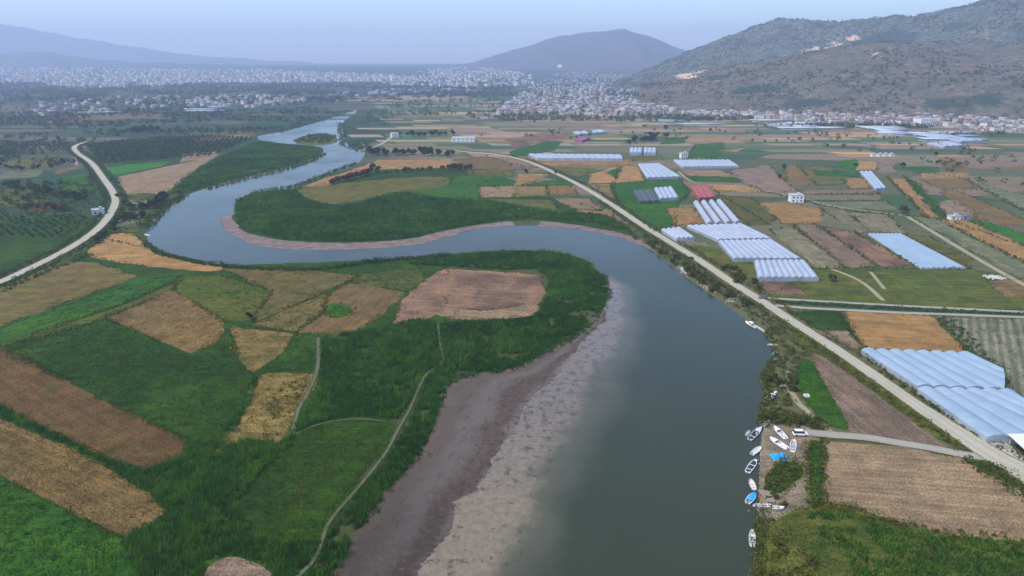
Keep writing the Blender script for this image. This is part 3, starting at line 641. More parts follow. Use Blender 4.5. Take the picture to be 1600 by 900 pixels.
# ------------------------------------------------------------------ hills
def hill_mat(name, a, b, rock, c, rockamt):
    m, nt, out = new_mat(name); co = objco(nt, True)
    s1 = nd(nt, 'Mapping'); nt.links.new(co, s1.inputs[0]); s1.inputs['Scale'].default_value = (1, 1, 1.6)
    n1 = noise(nt, s1.outputs[0], .0035, 6, .6); n2 = noise(nt, s1.outputs[0], .022, 6, .7); n3 = noise(nt, s1.outputs[0], .07, 4, .7)
    col = mixc(nt, ramp(nt, n1, .38, .62), a, b)
    col = mixc(nt, ramp(nt, n2, .46, .60), col, c)
    col = mixc(nt, math_n(nt, 'MULTIPLY', math_n(nt, 'MULTIPLY', ramp(nt, n3, .53, .62), ramp(nt, noise(nt, s1.outputs[0], .0075, 5, .65), .40, .60)), rockamt), col, rock)
    col = mixc(nt, math_n(nt, 'MULTIPLY', ramp(nt, n3, .46, .36), .7), col, tuple(x * .45 for x in c))
    q = nd(nt, 'Attribute', attribute_name='scar').outputs['Fac']
    col = mixc(nt, ramp(nt, math_n(nt, 'ADD', q, math_n(nt, 'MULTIPLY', math_n(nt, 'SUBTRACT', n2, .5), 2.2)), .50, .75), col, (.62, .47, .35))
    g = nd(nt, 'Attribute', attribute_name='wood').outputs['Fac']
    col = mixc(nt, ramp(nt, math_n(nt, 'ADD', g, math_n(nt, 'ADD', math_n(nt, 'MULTIPLY', math_n(nt, 'SUBTRACT', n2, .5), 1.8), math_n(nt, 'MULTIPLY', math_n(nt, 'SUBTRACT', n1, .5), 1.6))), .5, .9), col, (.035, .06, .04))
    finish(nt, out, col, .95, math_n(nt, 'ADD', n2, math_n(nt, 'MULTIPLY', n3, .4)), .9, 22.0, .05); return m
HILLS = []
def hill(name, sil, crest, base, back, mat, rough=.10, seed=0, nx=260, nr=90, scars=(), woods=(), gamma=1.0):
    """ridge whose skyline passes through the traced points; crest/base/back are distances given per traced x"""
    sx = [s[0] for s in sil]
    pxs = np.linspace(sx[0], sx[-1], nx); pys = np.interp(pxs, sx, [s[1] for s in sil])
    pys = pys + (fbm(pxs * .05, pxs * 0 + seed, seed, 4) - .47) * 5
    dC = np.interp(pxs, *zip(*crest)); dB = np.interp(pxs, *zip(*base))
    V = []; S = []; W = []
    us = np.linspace(-0.02, 1.0, nr - 18).tolist() + np.linspace(1.06, 2.0, 18).tolist()
    for j, u in enumerate(us):
        d = dB + (dC - dB) * u if u <= 1 else dC + (u - 1) * back
        d = d * (1 + .05 * (fbm(pxs * .012, pxs * 0 + u * 3, seed + 5) - .5) * math.sin(math.pi * min(max(u, 0), 1)))
        x = (pxs - 800) / FPX; yv = (450 - pys) / FPX
        dy = math.cos(PITCH) + yv * math.sin(PITCH); dz = -math.sin(PITCH) + yv * math.cos(PITCH)
        wx, wy = x / dy * d, d
        hc = np.maximum(H + dz / dy * dC, 8.0)
        uu = min(max(u, 0), 1)
        prof = (uu ** gamma) * (1 - .35 * uu) / .65 if u <= 1 else math.cos(min(u - 1, 1) * math.pi / 2) ** 1.3
        prof = min(prof, 1.0)
        z = hc * prof
        amp = hc * rough * math.sin(math.pi * uu) ** .8 if u <= 1 else hc * .15 * (u - 1)
        rg = 1 - np.abs(2 * fbm(wx * .0022, np.full(nx, 1.) * wy * .0016, seed, 5) - .95) * 1.6
        z = z + amp * (rg - .35) * 1.6 + amp * .35 * (fbm(wx * .02, wy * .02, seed + 3, 4) - .5)
        z = np.where(u <= 0, gz(wx, wy) - 3, np.maximum(z, gz(wx, wy) + 6 * uu - 1)) if u <= 1 else z
        # where the photograph shows this point, for scars and woods lying on the slope
        yc = wy * math.cos(PITCH) - (z - H) * math.sin(PITCH); vy = wy * math.sin(PITCH) + (z - H) * math.cos(PITCH)
        py = 450 - FPX * vy / yc
        sc = np.zeros(nx); wd = np.zeros(nx)
        for (a, b, ra, rb) in scars: sc = np.maximum(sc, (.62 if a == 1372 else 1) * np.exp(-((pxs - a) / ra) ** 2 - ((py - b) / rb) ** 2))
        for (a, b, ra, rb) in woods: wd = np.maximum(wd, np.exp(-((pxs - a) / ra) ** 2 - ((py - b) / rb) ** 2))
        for i in range(nx): V.append((wx[i], wy[i], z[i]))
        S += sc.tolist(); W += wd.tolist()
    HILLS.append((np.array(V).reshape(len(us), nx, 3), pxs))
    n = len(us)
    F = [(j * nx + i, j * nx + i + 1, (j + 1) * nx + i + 1, (j + 1) * nx + i) for j in range(n - 1) for i in range(nx - 1)]
    return tag(np_mesh(name, V, F, mat, attr={'scar': S, 'wood': W}, flat=False), kind='structure')
hm_front = hill_mat('brown_hillside', (.165, .128, .095), (.118, .115, .080), (.27, .23, .19), (.075, .080, .052), .5)
hm_back = hill_mat('rocky_hillside', (.088, .110, .066), (.120, .125, .088), (.34, .32, .28), (.050, .074, .045), .7)
hm_far = hill_mat('far_hillside', (.085, .095, .075), (.105, .10, .08), (.22, .2, .17), (.06, .075, .055), .4)
hill('hill', [(1000, 128), (1040, 122), (1080, 112), (1130, 106), (1180, 99), (1230, 90), (1270, 82), (1310, 76), (1350, 72), (1400, 70), (1460, 70), (1540, 71), (1600, 70), (1800, 66), (2000, 80)],
     [(1000, 2700), (1300, 2550), (1600, 2300), (2000, 2000)], [(1000, 1900), (1080, 1780), (1300, 1640), (1600, 1500), (2000, 1300)], 900, hm_front, .20, 4,
     scars=[(1088, 108, 26, 8), (1115, 101, 26, 5), (1072, 119, 20, 6), (1372, 86, 26, 5)], woods=[(1125, 120, 30, 7), (1560, 155, 40, 18), (1020, 135, 40, 8), (1480, 165, 90, 12), (1280, 160, 70, 12), (1180, 140, 60, 10)], gamma=.9)
hill('hill', [(960, 128), (1010, 108), (1045, 92), (1075, 79), (1110, 68), (1140, 55), (1175, 44), (1210, 33), (1260, 36), (1310, 38), (1340, 33), (1390, 27), (1430, 25), (1470, 19), (1530, 4), (1560, -5), (1620, -12), (1750, -30), (2000, -10)],
     [(960, 3900), (1300, 3600), (1600, 3100), (2000, 2700)], [(960, 3000), (1300, 2650), (1600, 2350), (2000, 2000)], 1500, hm_back, .17, 9,
     scars=[(1337, 60, 17, 7), (1312, 69, 22, 5), (1285, 77, 26, 5), (1240, 92, 14, 3)], woods=[(1400, 58, 80, 14), (1490, 40, 50, 14), (1350, 66, 40, 6)], gamma=.95)
hill('hill', [(640, 112), (700, 104), (745, 96), (790, 82), (830, 70), (870, 58), (905, 52), (940, 48), (975, 46), (1010, 55), (1050, 71), (1090, 84), (1150, 95), (1250, 110)],
     [(640, 8600), (1250, 7800)], [(640, 6600), (1250, 5600)], 2000, hm_far, .09, 15, scars=[(875, 103, 6, 4)], gamma=.9)
hill('mountain', [(-300, 48), (-100, 38), (0, 38), (60, 47), (130, 60), (200, 72), (280, 84), (340, 89), (420, 94), (500, 99), (560, 101), (640, 103)],
     [(-300, 12000), (640, 12600)], [(-300, 10200), (640, 10800)], 1500, hm_far, .10, 21, nx=200, nr=70)
hill('mountain', [(-300, 66), (-60, 78), (0, 84), (70, 80), (130, 90), (220, 98), (330, 100), (430, 103), (520, 104), (600, 106), (760, 108)],
     [(-300, 7600), (760, 8200)], [(-300, 6700), (760, 7300)], 700, hm_far, .08, 27, nx=200, nr=60)
# ------------------------------------------------------------------ ground vegetation (uncountable, one object per stand)
def blades(name, pts, h, w, nb, mat, spread=.5, lean=.35, label=None, cat=None, zb=.05, clump=.08, gap=.27):
    """tufts of upright leaves; h and w vary, each leaf a bent pair of faces"""
    pts = pts[fbm(pts[:, 0] * .16, pts[:, 1] * .16, 41, 3) > gap]; n = len(pts)
    if n == 0: return None
    big = .55 * fbm(pts[:, 0] * clump * .5, pts[:, 1] * clump * .5, 3, 4) + .45 * fbm(pts[:, 0] * clump * 4, pts[:, 1] * clump * 4, 13, 3)
    hh = h * (.42 + 1.2 * big) * rng.uniform(.75, 1.25, n); vv = np.clip(.42 + 3.0 * (big - .46) + rng.normal(0, .24, n), 0, 1)
    N = n * nb
    P = np.repeat(pts, nb, 0) + rng.normal(0, spread, (N, 2)); hb = np.repeat(hh, nb) * rng.uniform(.6, 1.1, N); v = np.clip(np.repeat(vv, nb) + rng.normal(0, .12, N), 0, 1)
    a = rng.uniform(0, 6.283, N); la = rng.uniform(0, 6.283, N); ln = np.abs(rng.normal(0, lean, N)) * hb
    wv = np.stack([np.cos(a), np.sin(a)], 1) * (w * rng.uniform(.6, 1.3, N))[:, None]; lv = np.stack([np.cos(la), np.sin(la)], 1) * ln[:, None]
    z0 = np.full(N, zb)
    A = np.c_[P - wv, z0]; B = np.c_[P + wv, z0]; C = np.c_[P + wv * .8 + lv * .35, z0 + hb * .6]; D = np.c_[P - wv * .8 + lv * .35, z0 + hb * .6]; E = np.c_[P + lv, z0 + hb]
    V = np.stack([A, B, C, D, E], 1).reshape(-1, 3); i = np.arange(N)[:, None] * 5
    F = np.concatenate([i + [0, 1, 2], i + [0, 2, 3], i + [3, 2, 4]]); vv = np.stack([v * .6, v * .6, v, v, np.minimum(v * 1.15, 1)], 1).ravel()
    return tag(np_mesh(name, V, F, mat, attr={'v': vv}), label, cat, kind='stuff')
def leaf_cloud(cent, rad, zc, nq, size, flatten=.8):
    """leaf-sized faces spread through ellipsoids; returns vertices, faces, shade"""
    n = len(cent); N = n * nq
    d = rng.normal(size=(N, 3)); d /= np.linalg.norm(d, axis=1)[:, None]; r = rng.uniform(.45, 1.05, N) ** .6
    Rr = np.repeat(rad, nq); C = np.c_[np.repeat(cent, nq, 0), np.repeat(zc, nq)]
    P = C + d * (r * Rr)[:, None] * np.array([1, 1, flatten])
    P[:, 2] = np.maximum(P[:, 2], .12)
    u = rng.normal(size=(N, 3)); u /= np.linalg.norm(u, axis=1)[:, None]; q = np.cross(u, rng.normal(size=(N, 3))); q /= np.linalg.norm(q, axis=1)[:, None]
    s = (np.repeat(np.broadcast_to(size, (n,)), nq) * rng.uniform(.6, 1.3, N))[:, None]
    V = np.stack([P - u * s - q * s * .6, P + u * s - q * s * .5, P + u * s * .9 + q * s * .6, P - u * s * .8 + q * s * .55], 1).reshape(-1, 3)
    F = np.arange(N * 4).reshape(-1, 4)
    v = np.clip(np.repeat(rng.uniform(.1, .75, n), nq) + rng.normal(0, .17, N), 0, 1)
    return V, F, np.repeat(v, 4)
def scrub(name, pts, rmin, rmax, nq, leaf, mat, label=None, cat=None):
    n = len(pts)
    if n == 0: return None
    r = rng.uniform(rmin, rmax, n) * (.5 + fbm(pts[:, 0] * .05, pts[:, 1] * .05, 8, 3)); V, F, v = leaf_cloud(pts, r, r * .5, nq, leaf)
    return tag(np_mesh(name, V, F, mat, attr={'v': v}), label, cat, kind='stuff')
AV = [(PATHS['a'], 1.15), (PATHS['b'], .85), (ROAD, 5.2), (LROAD, 5.5), (TRACK, 2.8), (XROAD, 2.2), (XROAD2, 2.4)]
def S(flat, dens, cv=True, avoid=AV): return scatter_in(Gs(smooth(flat, True, 4) if cv else flat), dens, avoid)

R_neck = [506, 530, 560, 520, 600, 512, 645, 502, 682, 506, 692, 560, 664, 588, 648, 618, 618, 655, 600, 652, 560, 650, 500, 660, 462, 676, 478, 640, 500, 600]
R_ring = [640, 412, 700, 401, 760, 396, 830, 395, 890, 401, 922, 416, 941, 438, 945, 464, 922, 503, 858, 542, 798, 575, 705, 578, 692, 540, 690, 508, 755, 503, 800, 499, 836, 493, 856, 455, 848, 427, 790, 422, 700, 416]
R_strip = [690, 566, 712, 580, 698, 598, 684, 645, 660, 702, 614, 757, 566, 818, 524, 900, 494, 965, 430, 965, 492, 885, 510, 838, 540, 795, 604, 716, 644, 650, 668, 590]
R_low = [262, 742, 300, 705, 330, 716, 372, 690, 432, 694, 462, 676, 450, 700, 405, 740, 372, 792, 398, 838, 440, 846, 492, 846, 500, 860, 470, 905, 440, 965, 428, 965, 425, 900, 400, 876, 345, 870, 318, 890, 310, 965, 225, 965, 218, 900, 196, 842, 264, 804, 236, 770]
R_mid = [180, 722, 226, 735, 284, 714, 294, 692, 330, 692, 372, 642, 396, 592, 404, 592, 378, 655, 330, 716, 262, 745, 232, 768, 152, 718, 52, 672, 0, 652, -60, 622, -60, 612, 0, 634, 60, 665]
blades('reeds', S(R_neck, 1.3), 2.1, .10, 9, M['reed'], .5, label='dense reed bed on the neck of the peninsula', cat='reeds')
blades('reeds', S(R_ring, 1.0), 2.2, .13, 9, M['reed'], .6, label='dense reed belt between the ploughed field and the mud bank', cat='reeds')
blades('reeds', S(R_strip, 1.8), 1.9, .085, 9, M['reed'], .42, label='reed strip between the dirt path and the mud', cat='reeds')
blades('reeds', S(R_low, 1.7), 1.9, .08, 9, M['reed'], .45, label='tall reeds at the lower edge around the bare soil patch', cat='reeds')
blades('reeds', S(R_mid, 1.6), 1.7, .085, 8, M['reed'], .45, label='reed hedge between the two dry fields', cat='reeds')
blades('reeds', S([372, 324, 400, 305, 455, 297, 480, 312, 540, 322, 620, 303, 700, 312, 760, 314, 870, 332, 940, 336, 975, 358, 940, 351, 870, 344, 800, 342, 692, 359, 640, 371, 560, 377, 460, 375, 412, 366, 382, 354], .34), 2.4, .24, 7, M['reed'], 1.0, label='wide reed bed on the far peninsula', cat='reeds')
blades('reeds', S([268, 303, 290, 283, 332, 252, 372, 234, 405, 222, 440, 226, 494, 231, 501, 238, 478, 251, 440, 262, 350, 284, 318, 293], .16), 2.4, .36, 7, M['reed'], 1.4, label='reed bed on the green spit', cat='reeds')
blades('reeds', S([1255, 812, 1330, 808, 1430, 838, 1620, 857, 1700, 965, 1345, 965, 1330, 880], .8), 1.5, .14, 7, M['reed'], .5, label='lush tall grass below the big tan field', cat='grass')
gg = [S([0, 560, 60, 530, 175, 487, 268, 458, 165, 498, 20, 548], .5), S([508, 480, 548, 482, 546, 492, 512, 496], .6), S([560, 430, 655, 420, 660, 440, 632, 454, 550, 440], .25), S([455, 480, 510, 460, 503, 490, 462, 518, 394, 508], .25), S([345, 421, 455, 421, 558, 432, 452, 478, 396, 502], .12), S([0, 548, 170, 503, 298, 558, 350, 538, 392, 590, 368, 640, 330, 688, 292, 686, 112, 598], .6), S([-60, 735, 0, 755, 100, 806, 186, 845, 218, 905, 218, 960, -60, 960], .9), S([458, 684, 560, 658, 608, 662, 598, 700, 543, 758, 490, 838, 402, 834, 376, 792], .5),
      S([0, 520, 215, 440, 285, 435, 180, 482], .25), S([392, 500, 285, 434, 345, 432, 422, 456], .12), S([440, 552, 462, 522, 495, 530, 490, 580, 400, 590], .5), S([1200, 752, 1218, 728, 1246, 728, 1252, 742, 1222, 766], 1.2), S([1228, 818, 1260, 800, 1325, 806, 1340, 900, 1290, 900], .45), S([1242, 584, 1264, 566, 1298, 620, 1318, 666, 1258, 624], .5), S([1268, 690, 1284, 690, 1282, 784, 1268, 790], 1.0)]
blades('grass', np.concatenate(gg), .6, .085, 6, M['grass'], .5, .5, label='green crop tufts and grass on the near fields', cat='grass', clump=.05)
blades('reeds', (lambda L: L + rng.normal(0, 1.3, L.shape))(np.array(resample(reed_edge, .35))), 1.6, .16, 6, M['reed'], .5, label='ragged reeds along the edge of the mud bank', cat='reeds')
sw = [S([0, 660, 52, 680, 152, 724, 230, 773, 258, 800, 196, 836, 140, 812, 0, 740], .55), S([0, 550, 112, 604, 288, 690, 280, 708, 226, 728, 180, 718, 0, 630], .18), S([172, 496, 270, 456, 346, 505, 340, 530, 300, 548], .3), S([400, 592, 484, 586, 460, 650, 430, 690, 335, 714, 380, 655], .55), S([1290, 694, 1500, 720, 1600, 790, 1600, 842, 1400, 812, 1290, 782], .1), S([372, 516, 460, 524, 438, 550, 392, 580], .3)]
blades('straw', np.concatenate(sw), .45, .11, 5, M['straw'], .5, .6, label='dry straw tufts on the stubble fields', cat='straw', clump=.05)

sp_ = S([478, 735, 515, 715, 505, 770, 460, 815, 425, 825, 440, 785], .5)
blades('straw', sp_[rng.random(len(sp_)) < fbm(sp_[:, 0] * .12, sp_[:, 1] * .12, 77, 3)], .6, .12, 5, M['straw'], .6, .6, label='thin brownish tufts in the rounded crop', cat='straw')
def along(line, off, wid, dens, jit=1.0):
    P = np.array(resample(line, 1.0 / dens)); T = np.gradient(P, axis=0); T /= np.linalg.norm(T, axis=1)[:, None] + 1e-9
    Nn = np.stack([-T[:, 1], T[:, 0]], 1)
    return P + Nn * (off + rng.uniform(-wid / 2, wid / 2, len(P)))[:, None]
eg = []
for P in EDGES:
    Q = list(P) + [P[0]]
    for a_, b_ in zip(Q[:-1], Q[1:]):
        d_ = math.hypot(a_[0] + b_[0], a_[1] + b_[1]) / 2
        if math.hypot(a_[0] - b_[0], a_[1] - b_[1]) > 2 and d_ < 900: eg.append(along([a_, b_], 0, 1.0 + d_ * .0045, max(.25, 260 / d_)))
eg = np.concatenate(eg); eg = eg[(fbm(eg[:, 0] * .05, eg[:, 1] * .05, 51, 4) > .38) & ~near(eg, ROAD, 5.0) & ~near(eg, LROAD, 5.2) & ~near(eg, TRACK, 3.2) & ~near(eg, XROAD, 2.4) & ~near(eg, XROAD2, 2.6) & ~inside(eg, RIVER_W)]
ed = np.hypot(eg[:, 0], eg[:, 1])
for lo_, hi_, w_, hh_ in ((0, 300, .10, .65), (300, 520, .17, .75), (520, 950, .30, .8)):
    q_ = eg[(ed >= lo_) & (ed < hi_)]
    blades('grass', q_, hh_, w_, 6, M['verge'], .5, .6, label='rough grass balks along the field edges', cat='grass', gap=0)
rb = [along(Gs(smooth([1200, 538, 1208, 560, 1196, 578, 1187, 596, 1197, 615, 1186, 646, 1193, 668])), 1.0, 3.5, 1.6), along(Gs(smooth([1187, 800, 1182, 840, 1178, 900, 1174, 960])), .5, 2.5, 1.2), S([1008, 366, 1040, 388, 1075, 412, 1120, 443, 1180, 482, 1218, 514, 1214, 535, 1196, 516, 1140, 474, 1098, 446, 1060, 420, 1030, 397, 1005, 380], .10), S([1196, 518, 1216, 514, 1262, 552, 1242, 580, 1238, 640, 1195, 650, 1192, 640, 1202, 612, 1192, 594, 1205, 565], .12),
      S([1196, 650, 1262, 648, 1290, 672, 1225, 668], .35), along(ROAD[:90], 7.0, 3.5, .9), along(ROAD, -6.8, 3, .5), S([1186, 835, 1225, 815, 1280, 890, 1300, 960, 1180, 960], .22), S([1196, 750, 1220, 722, 1250, 724, 1258, 745, 1240, 760, 1222, 774, 1203, 770], .35), along(Gs([1284, 690, 1283, 740, 1282, 788]), 0, 2.5, .9), along(Gs([1264, 694, 1262, 740, 1266, 790]), 0, 2.5, .7), along(Gs([1270, 792, 1330, 798, 1420, 826, 1600, 850]), 0, 4, .8), S([960, 345, 1000, 362, 1008, 378, 985, 372, 945, 352], .08)]
rb = np.concatenate(rb); rb = rb[~near(rb, ROAD, 4.6) & ~near(rb, TRACK, 2.8) & ~inside(rb, RIVER_W)]
scrub('undergrowth', rb, .6, 2.0, 34, .26, M['scrub'], 'olive scrub and weeds along the river road', 'scrub')
lb = np.concatenate([along(LROAD, 7.5, 4, .45), along(LROAD, -7.5, 4, .4), S([176, 312, 262, 305, 240, 340, 205, 363, 176, 362, 150, 385, 190, 330], .02), S([0, 300, 140, 305, 150, 330, 0, 336], .02), along(Gs([140, 398, 60, 430, 0, 456]), 0, 6, .5)])
lb = lb[~near(lb, LROAD, 5.4)]
scrub('undergrowth', lb, .9, 2.6, 30, .36, M['leafgreen'], 'dark green scrub along the left road', 'scrub')
bk = np.concatenate([along(Gs(smooth([225, 380, 250, 396, 290, 407, 330, 414, 380, 419, 440, 422, 500, 421, 545, 416, 590, 409, 640, 405, 700, 400])), 0, 3.5, 1.2), along(Gs(smooth([288, 306, 264, 320, 244, 337, 231, 357])), 0, 9, .8), along(Gs([372, 315, 400, 301, 455, 292, 488, 281, 520, 269, 556, 255]), 0, 5, .6), along(Gs([318, 295, 350, 287, 440, 265, 482, 252, 503, 240]), -4, 6, .5), along(Gs([440, 206, 500, 190, 556, 172]), 6, 14, .4), along(Gs([536, 192, 543, 226, 572, 236]), -6, 12, .4)])
scrub('undergrowth', bk, .9, 2.3, 26, .38, M['leafgreen'], 'green bushes fringing the river banks', 'scrub')
hd = np.concatenate([along(DITCH, 0, 4, 1.2), along(Gs([1476, 497, 1532, 560, 1574, 604]), 0, 9, 1.5), along(Gs([1338, 560, 1420, 612, 1540, 690]), 0, 2.5, .9), along(Gs([1312, 490, 1330, 520, 1352, 546]), 0, 2.2, .8), along(Gs([1280, 420, 1440, 420, 1516, 421]), 0, 5, .5), along(Gs([1508, 718, 1560, 750, 1620, 790]), 0, 5, 1.6)])
scrub('undergrowth', hd[~near(hd, ROAD, 4.4)], .6, 1.7, 26, .26, M['leafgreen'], 'green hedge growth along ditches and greenhouses', 'scrub')
pp = []
for q in ([1420, 337, 1462, 342, 1600, 412], [1470, 341, 1600, 385], [1240, 352, 1320, 418], [1275, 351, 1371, 416], [1340, 366, 1428, 415], [1386, 276, 1450, 341], [1410, 336, 1330, 331, 1240, 312], [1250, 304, 1372, 303], [1118, 300, 1200, 349], [955, 287, 968, 320, 1024, 362], [1062, 280, 1078, 300, 1062, 318], [748, 291, 850, 290, 893, 290], [1412, 275, 1480, 340], [1510, 282, 1560, 308, 1600, 330], [1436, 270, 1515, 280], [1086, 227, 1072, 248], [1204, 302, 1290, 322]):
    pp.append(along(Gs(q), 0, 3, .22))
scrub('undergrowth', np.concatenate(pp), .6, 2.0, 22, .42, M['scrub'], 'thin hedge lines between the far plots', 'scrub')

# ------------------------------------------------------------------ trees (each a trunk and a crown, copied one by one)
def make_tree(name, h, spread, mat, seed, nl=9, nq=46, leaf=.5, low=.35):
    root = empty(name, (0, 0, 0)); rr = random.Random(seed)
    m = MB(); m.tube((0, 0, -.2), (.1, .05, h * .45), .035 * h, .022 * h); tips = []
    for k in range(nl):
        a = k * 2.4 + rr.uniform(-.4, .4); z0 = h * rr.uniform(low * .8, .6); rad = spread * rr.uniform(.35, .75); z1 = min(h * .86, z0 + h * rr.uniform(.1, .4))
        tip = (math.cos(a) * rad, math.sin(a) * rad, z1); m.tube((.05, .03, z0 * .75), tip, .014 * h, .006 * h, 5); tips.append(tip)
    tips.append((0, 0, h * .84)); m.build('trunk', M['bark'], root)
    T = np.array(tips); V, F, v = leaf_cloud(T[:, :2], np.array([spread * rr.uniform(.34, .55) for _ in tips]), T[:, 2], nq, leaf)
    me = np_mesh('crown', V, F, mat, root, attr={'v': v}); return root
PROTO = {'green': make_tree('tree', 6.5, 3.0, M['leafgreen'], 1), 'dark': make_tree('tree', 8.0, 3.3, M['leafdark'], 2, leaf=.55), 'olive': make_tree('tree', 4.6, 2.6, M['leafolive'], 3, leaf=.42),
         'rust': make_tree('tree', 7.0, 2.6, M['leafrust'], 4), 'bush': make_tree('bush', 2.6, 1.7, M['leafolive'], 5, nl=7, nq=40, leaf=.28, low=.15), 'poplar': make_tree('tree', 11.0, 1.7, M['leafdark'], 6, nl=11, nq=40, leaf=.45, low=.2)}
_used = set()
def plant(kind, x, y, s, label, group, z=0.0):
    o = PROTO[kind] if kind not in _used else copy_tree(PROTO[kind]); _used.add(kind)
    o.location = (x, y, z); o.rotation_euler = (0, 0, R.uniform(0, 6.28)); k = s * R.uniform(.85, 1.2); o.scale = (k * R.uniform(.9, 1.15), k * R.uniform(.9, 1.15), k)
    return tag(o, label, 'bush' if kind == 'bush' else 'tree', group)
def row(kind, flat, n, s, label, group, jit=3.0):
    L = resample(Gs(flat), 1.0)
    for i in range(n):
        p = L[min(len(L) - 1, int((i + R.uniform(.2, .8)) / n * len(L)))]; k = kind if isinstance(kind, str) else R.choice(kind)
        plant(k, p[0] + R.uniform(-jit, jit), p[1] + R.uniform(-jit, jit), s, label, group)
row('rust', [513, 289, 540, 283, 572, 275], 16, .95, 'russet tree in the short row by the upper river field', 'russet trees beside the orange strip', 2)
row('dark', [570, 276, 590, 270], 4, 1.0, 'dark tree at the inner end of the russet row', 'dark trees at the end of the russet row', 3)
row(['green', 'olive', 'bush'], [590, 272, 640, 269, 690, 266], 18, .9, 'low green tree in the hedge under the orange strip', 'hedge trees under the orange strip', 3)
row('rust', [700, 266, 735, 266], 8, 1.0, 'dark reddish tree in the clump ending the hedge', 'reddish clump at the hedge end', 5)
plant('green', *G(583, 265), 1.25, 'lone bright green tree standing in the orange strip', None)
row(['dark', 'dark', 'green'], [575, 241, 610, 243, 650, 240, 700, 245], 34, 1.05, 'dark tree in the thick belt behind the orange strip', 'dark tree belt beyond the river bend', 12)
row(['dark', 'green'], [625, 212, 660, 214, 700, 212], 16, 1.1, 'dark tree in the grove by the white sheds', 'grove by the white sheds', 12)
row(['dark', 'green'], [985, 226, 1005, 222, 1035, 214], 18, 1.15, 'dark tree in the small wood behind the two white tunnels', 'small wood on the right plain', 12)
row(['dark', 'poplar'], [205, 209, 225, 208, 246, 206], 9, 1.3, 'tall dark tree in the clump beyond the left road', 'tall clump on the left plain', 6)
row(['dark', 'green'], [240, 326, 250, 318, 264, 311], 10, .95, 'dark tree on the left river bank at the bend', 'trees on the outer bank of the bend', 3)
row(['dark', 'green', 'olive'], [0, 290, 50, 298, 100, 310, 140, 312], 26, .95, 'dark green tree in the thicket left of the road bend', 'thicket left of the road bend', 8)
row(['dark', 'olive'], [0, 262, 40, 268, 80, 262, 116, 256], 14, .9, 'dark tree in the hedge by the short side lane', 'hedge by the side lane', 5)
row(['olive', 'rust'], [30, 325, 70, 328, 110, 330], 12, .8, 'brownish olive tree below the thicket', 'brownish trees below the thicket', 4)
row(['green', 'olive', 'bush'], [186, 300, 200, 330, 175, 366, 150, 385], 14, .8, 'small tree right of the left road bend', 'trees right of the left road', 4)
row(['dark', 'green'], [200, 326, 235, 327], 8, .7, 'low dark tree in the garden row', 'garden row by the river', 2); row(['dark', 'green'], [190, 342, 226, 341], 8, .7, 'low dark tree in the lower garden row', 'lower garden row by the river', 2)
for q, k, s, lab in (([1412, 333], 'olive', 1.1, 'lone round tree where the farm track meets the lane'), ([1225, 264], 'green', 1.0, 'lone dark tree at the corner of the tan field'), ([1410, 262], 'green', .9, 'small tree beside the wide grey plot'), ([1464, 257], 'dark', .7, 'single dark tree at the end of the grey plot'),
                     ([1495, 260], 'dark', .7, 'single dark tree on the upper tan plot'), ([1462, 244], 'dark', .7, 'dark tree at the far edge of the grey plot'), ([1300, 440], 'olive', .9, 'round bush tree beside the lowest white greenhouse'), ([390, 499], 'dark', .45, 'tiny dark bush at the balk beside the straw field'),
                     ([1336, 262], 'green', .8, 'small tree by the vivid far plot'), ([1040, 204], 'dark', 1.2, 'dark tree above the small wood'), ([1110, 206], 'green', 1.2, 'green tree between the yellow plots'), ([822, 272], 'dark', .6, 'lone dark bush on the near side of the road'), ([868, 272], 'olive', .6, 'lone olive bush near the road'), ([1218, 280], 'dark', .6, 'dark bush left of the tan field')):
    plant(k, *G(*q), s, lab, None)
row('bush', [1200, 588, 1215, 600, 1232, 594, 1226, 612], 9, .95, 'olive bush on the bank above the white motorboat', 'bushes above the white motorboat', 3)
row('bush', [1188, 660, 1200, 652, 1240, 660, 1280, 664], 12, .9, 'olive bush in the thicket above the boat landing', 'bushes above the boat landing', 2)
row('bush', [1060, 412, 1090, 432, 1130, 460, 1160, 478], 26, 1.15, 'olive bush between road and water on the right bank', 'bushes between road and water', 4)
row('bush', [1012, 380, 1035, 395, 1060, 410], 10, 1.15, 'olive bush on the bank below the white greenhouse', 'bushes below the small greenhouse', 4)
row('bush', [1130, 415, 1160, 440, 1180, 452], 12, 1.1, 'olive bush in the verge left of the scalloped greenhouse', 'bushes beside the lowest greenhouse', 5)
row('bush', [1205, 770, 1218, 778, 1226, 790], 5, .6, 'small bush by the lower moored boats', 'bushes by the lower moored boats', 1.5)

TOWN_PX = ([776, 178, 800, 160, 822, 140, 850, 126, 900, 122, 960, 126, 1000, 138, 1050, 148, 1072, 168, 1050, 180, 960, 184, 860, 181], [1060, 178, 1210, 176, 1330, 178, 1520, 178, 1620, 178, 1680, 214, 1560, 210, 1480, 203, 1400, 200, 1300, 196, 1180, 190, 1080, 189])
def wood(name, flat, dens, r, nq, leaf, mat, label, h=1.0, cv=False, wet=False, cut=.42):
    p = Gs(smooth(flat, True, 4) if cv else flat); pts = scatter_in(p, dens); pts = pts if wet else pts[~inside(pts, RIVER_W)]
    k = fbm(pts[:, 0] * .006, pts[:, 1] * .012, 31, 3); pts = pts[k > cut]
    rr = rng.uniform(r * .6, r * 1.3, len(pts)); V, F, v = leaf_cloud(pts, rr, rr * .8 * h, nq, leaf); V[:, 2] += gz(V[:, 0], V[:, 1])
    return tag(np_mesh(name, V, F, mat, attr={'v': v}), label, 'woods', kind='stuff')
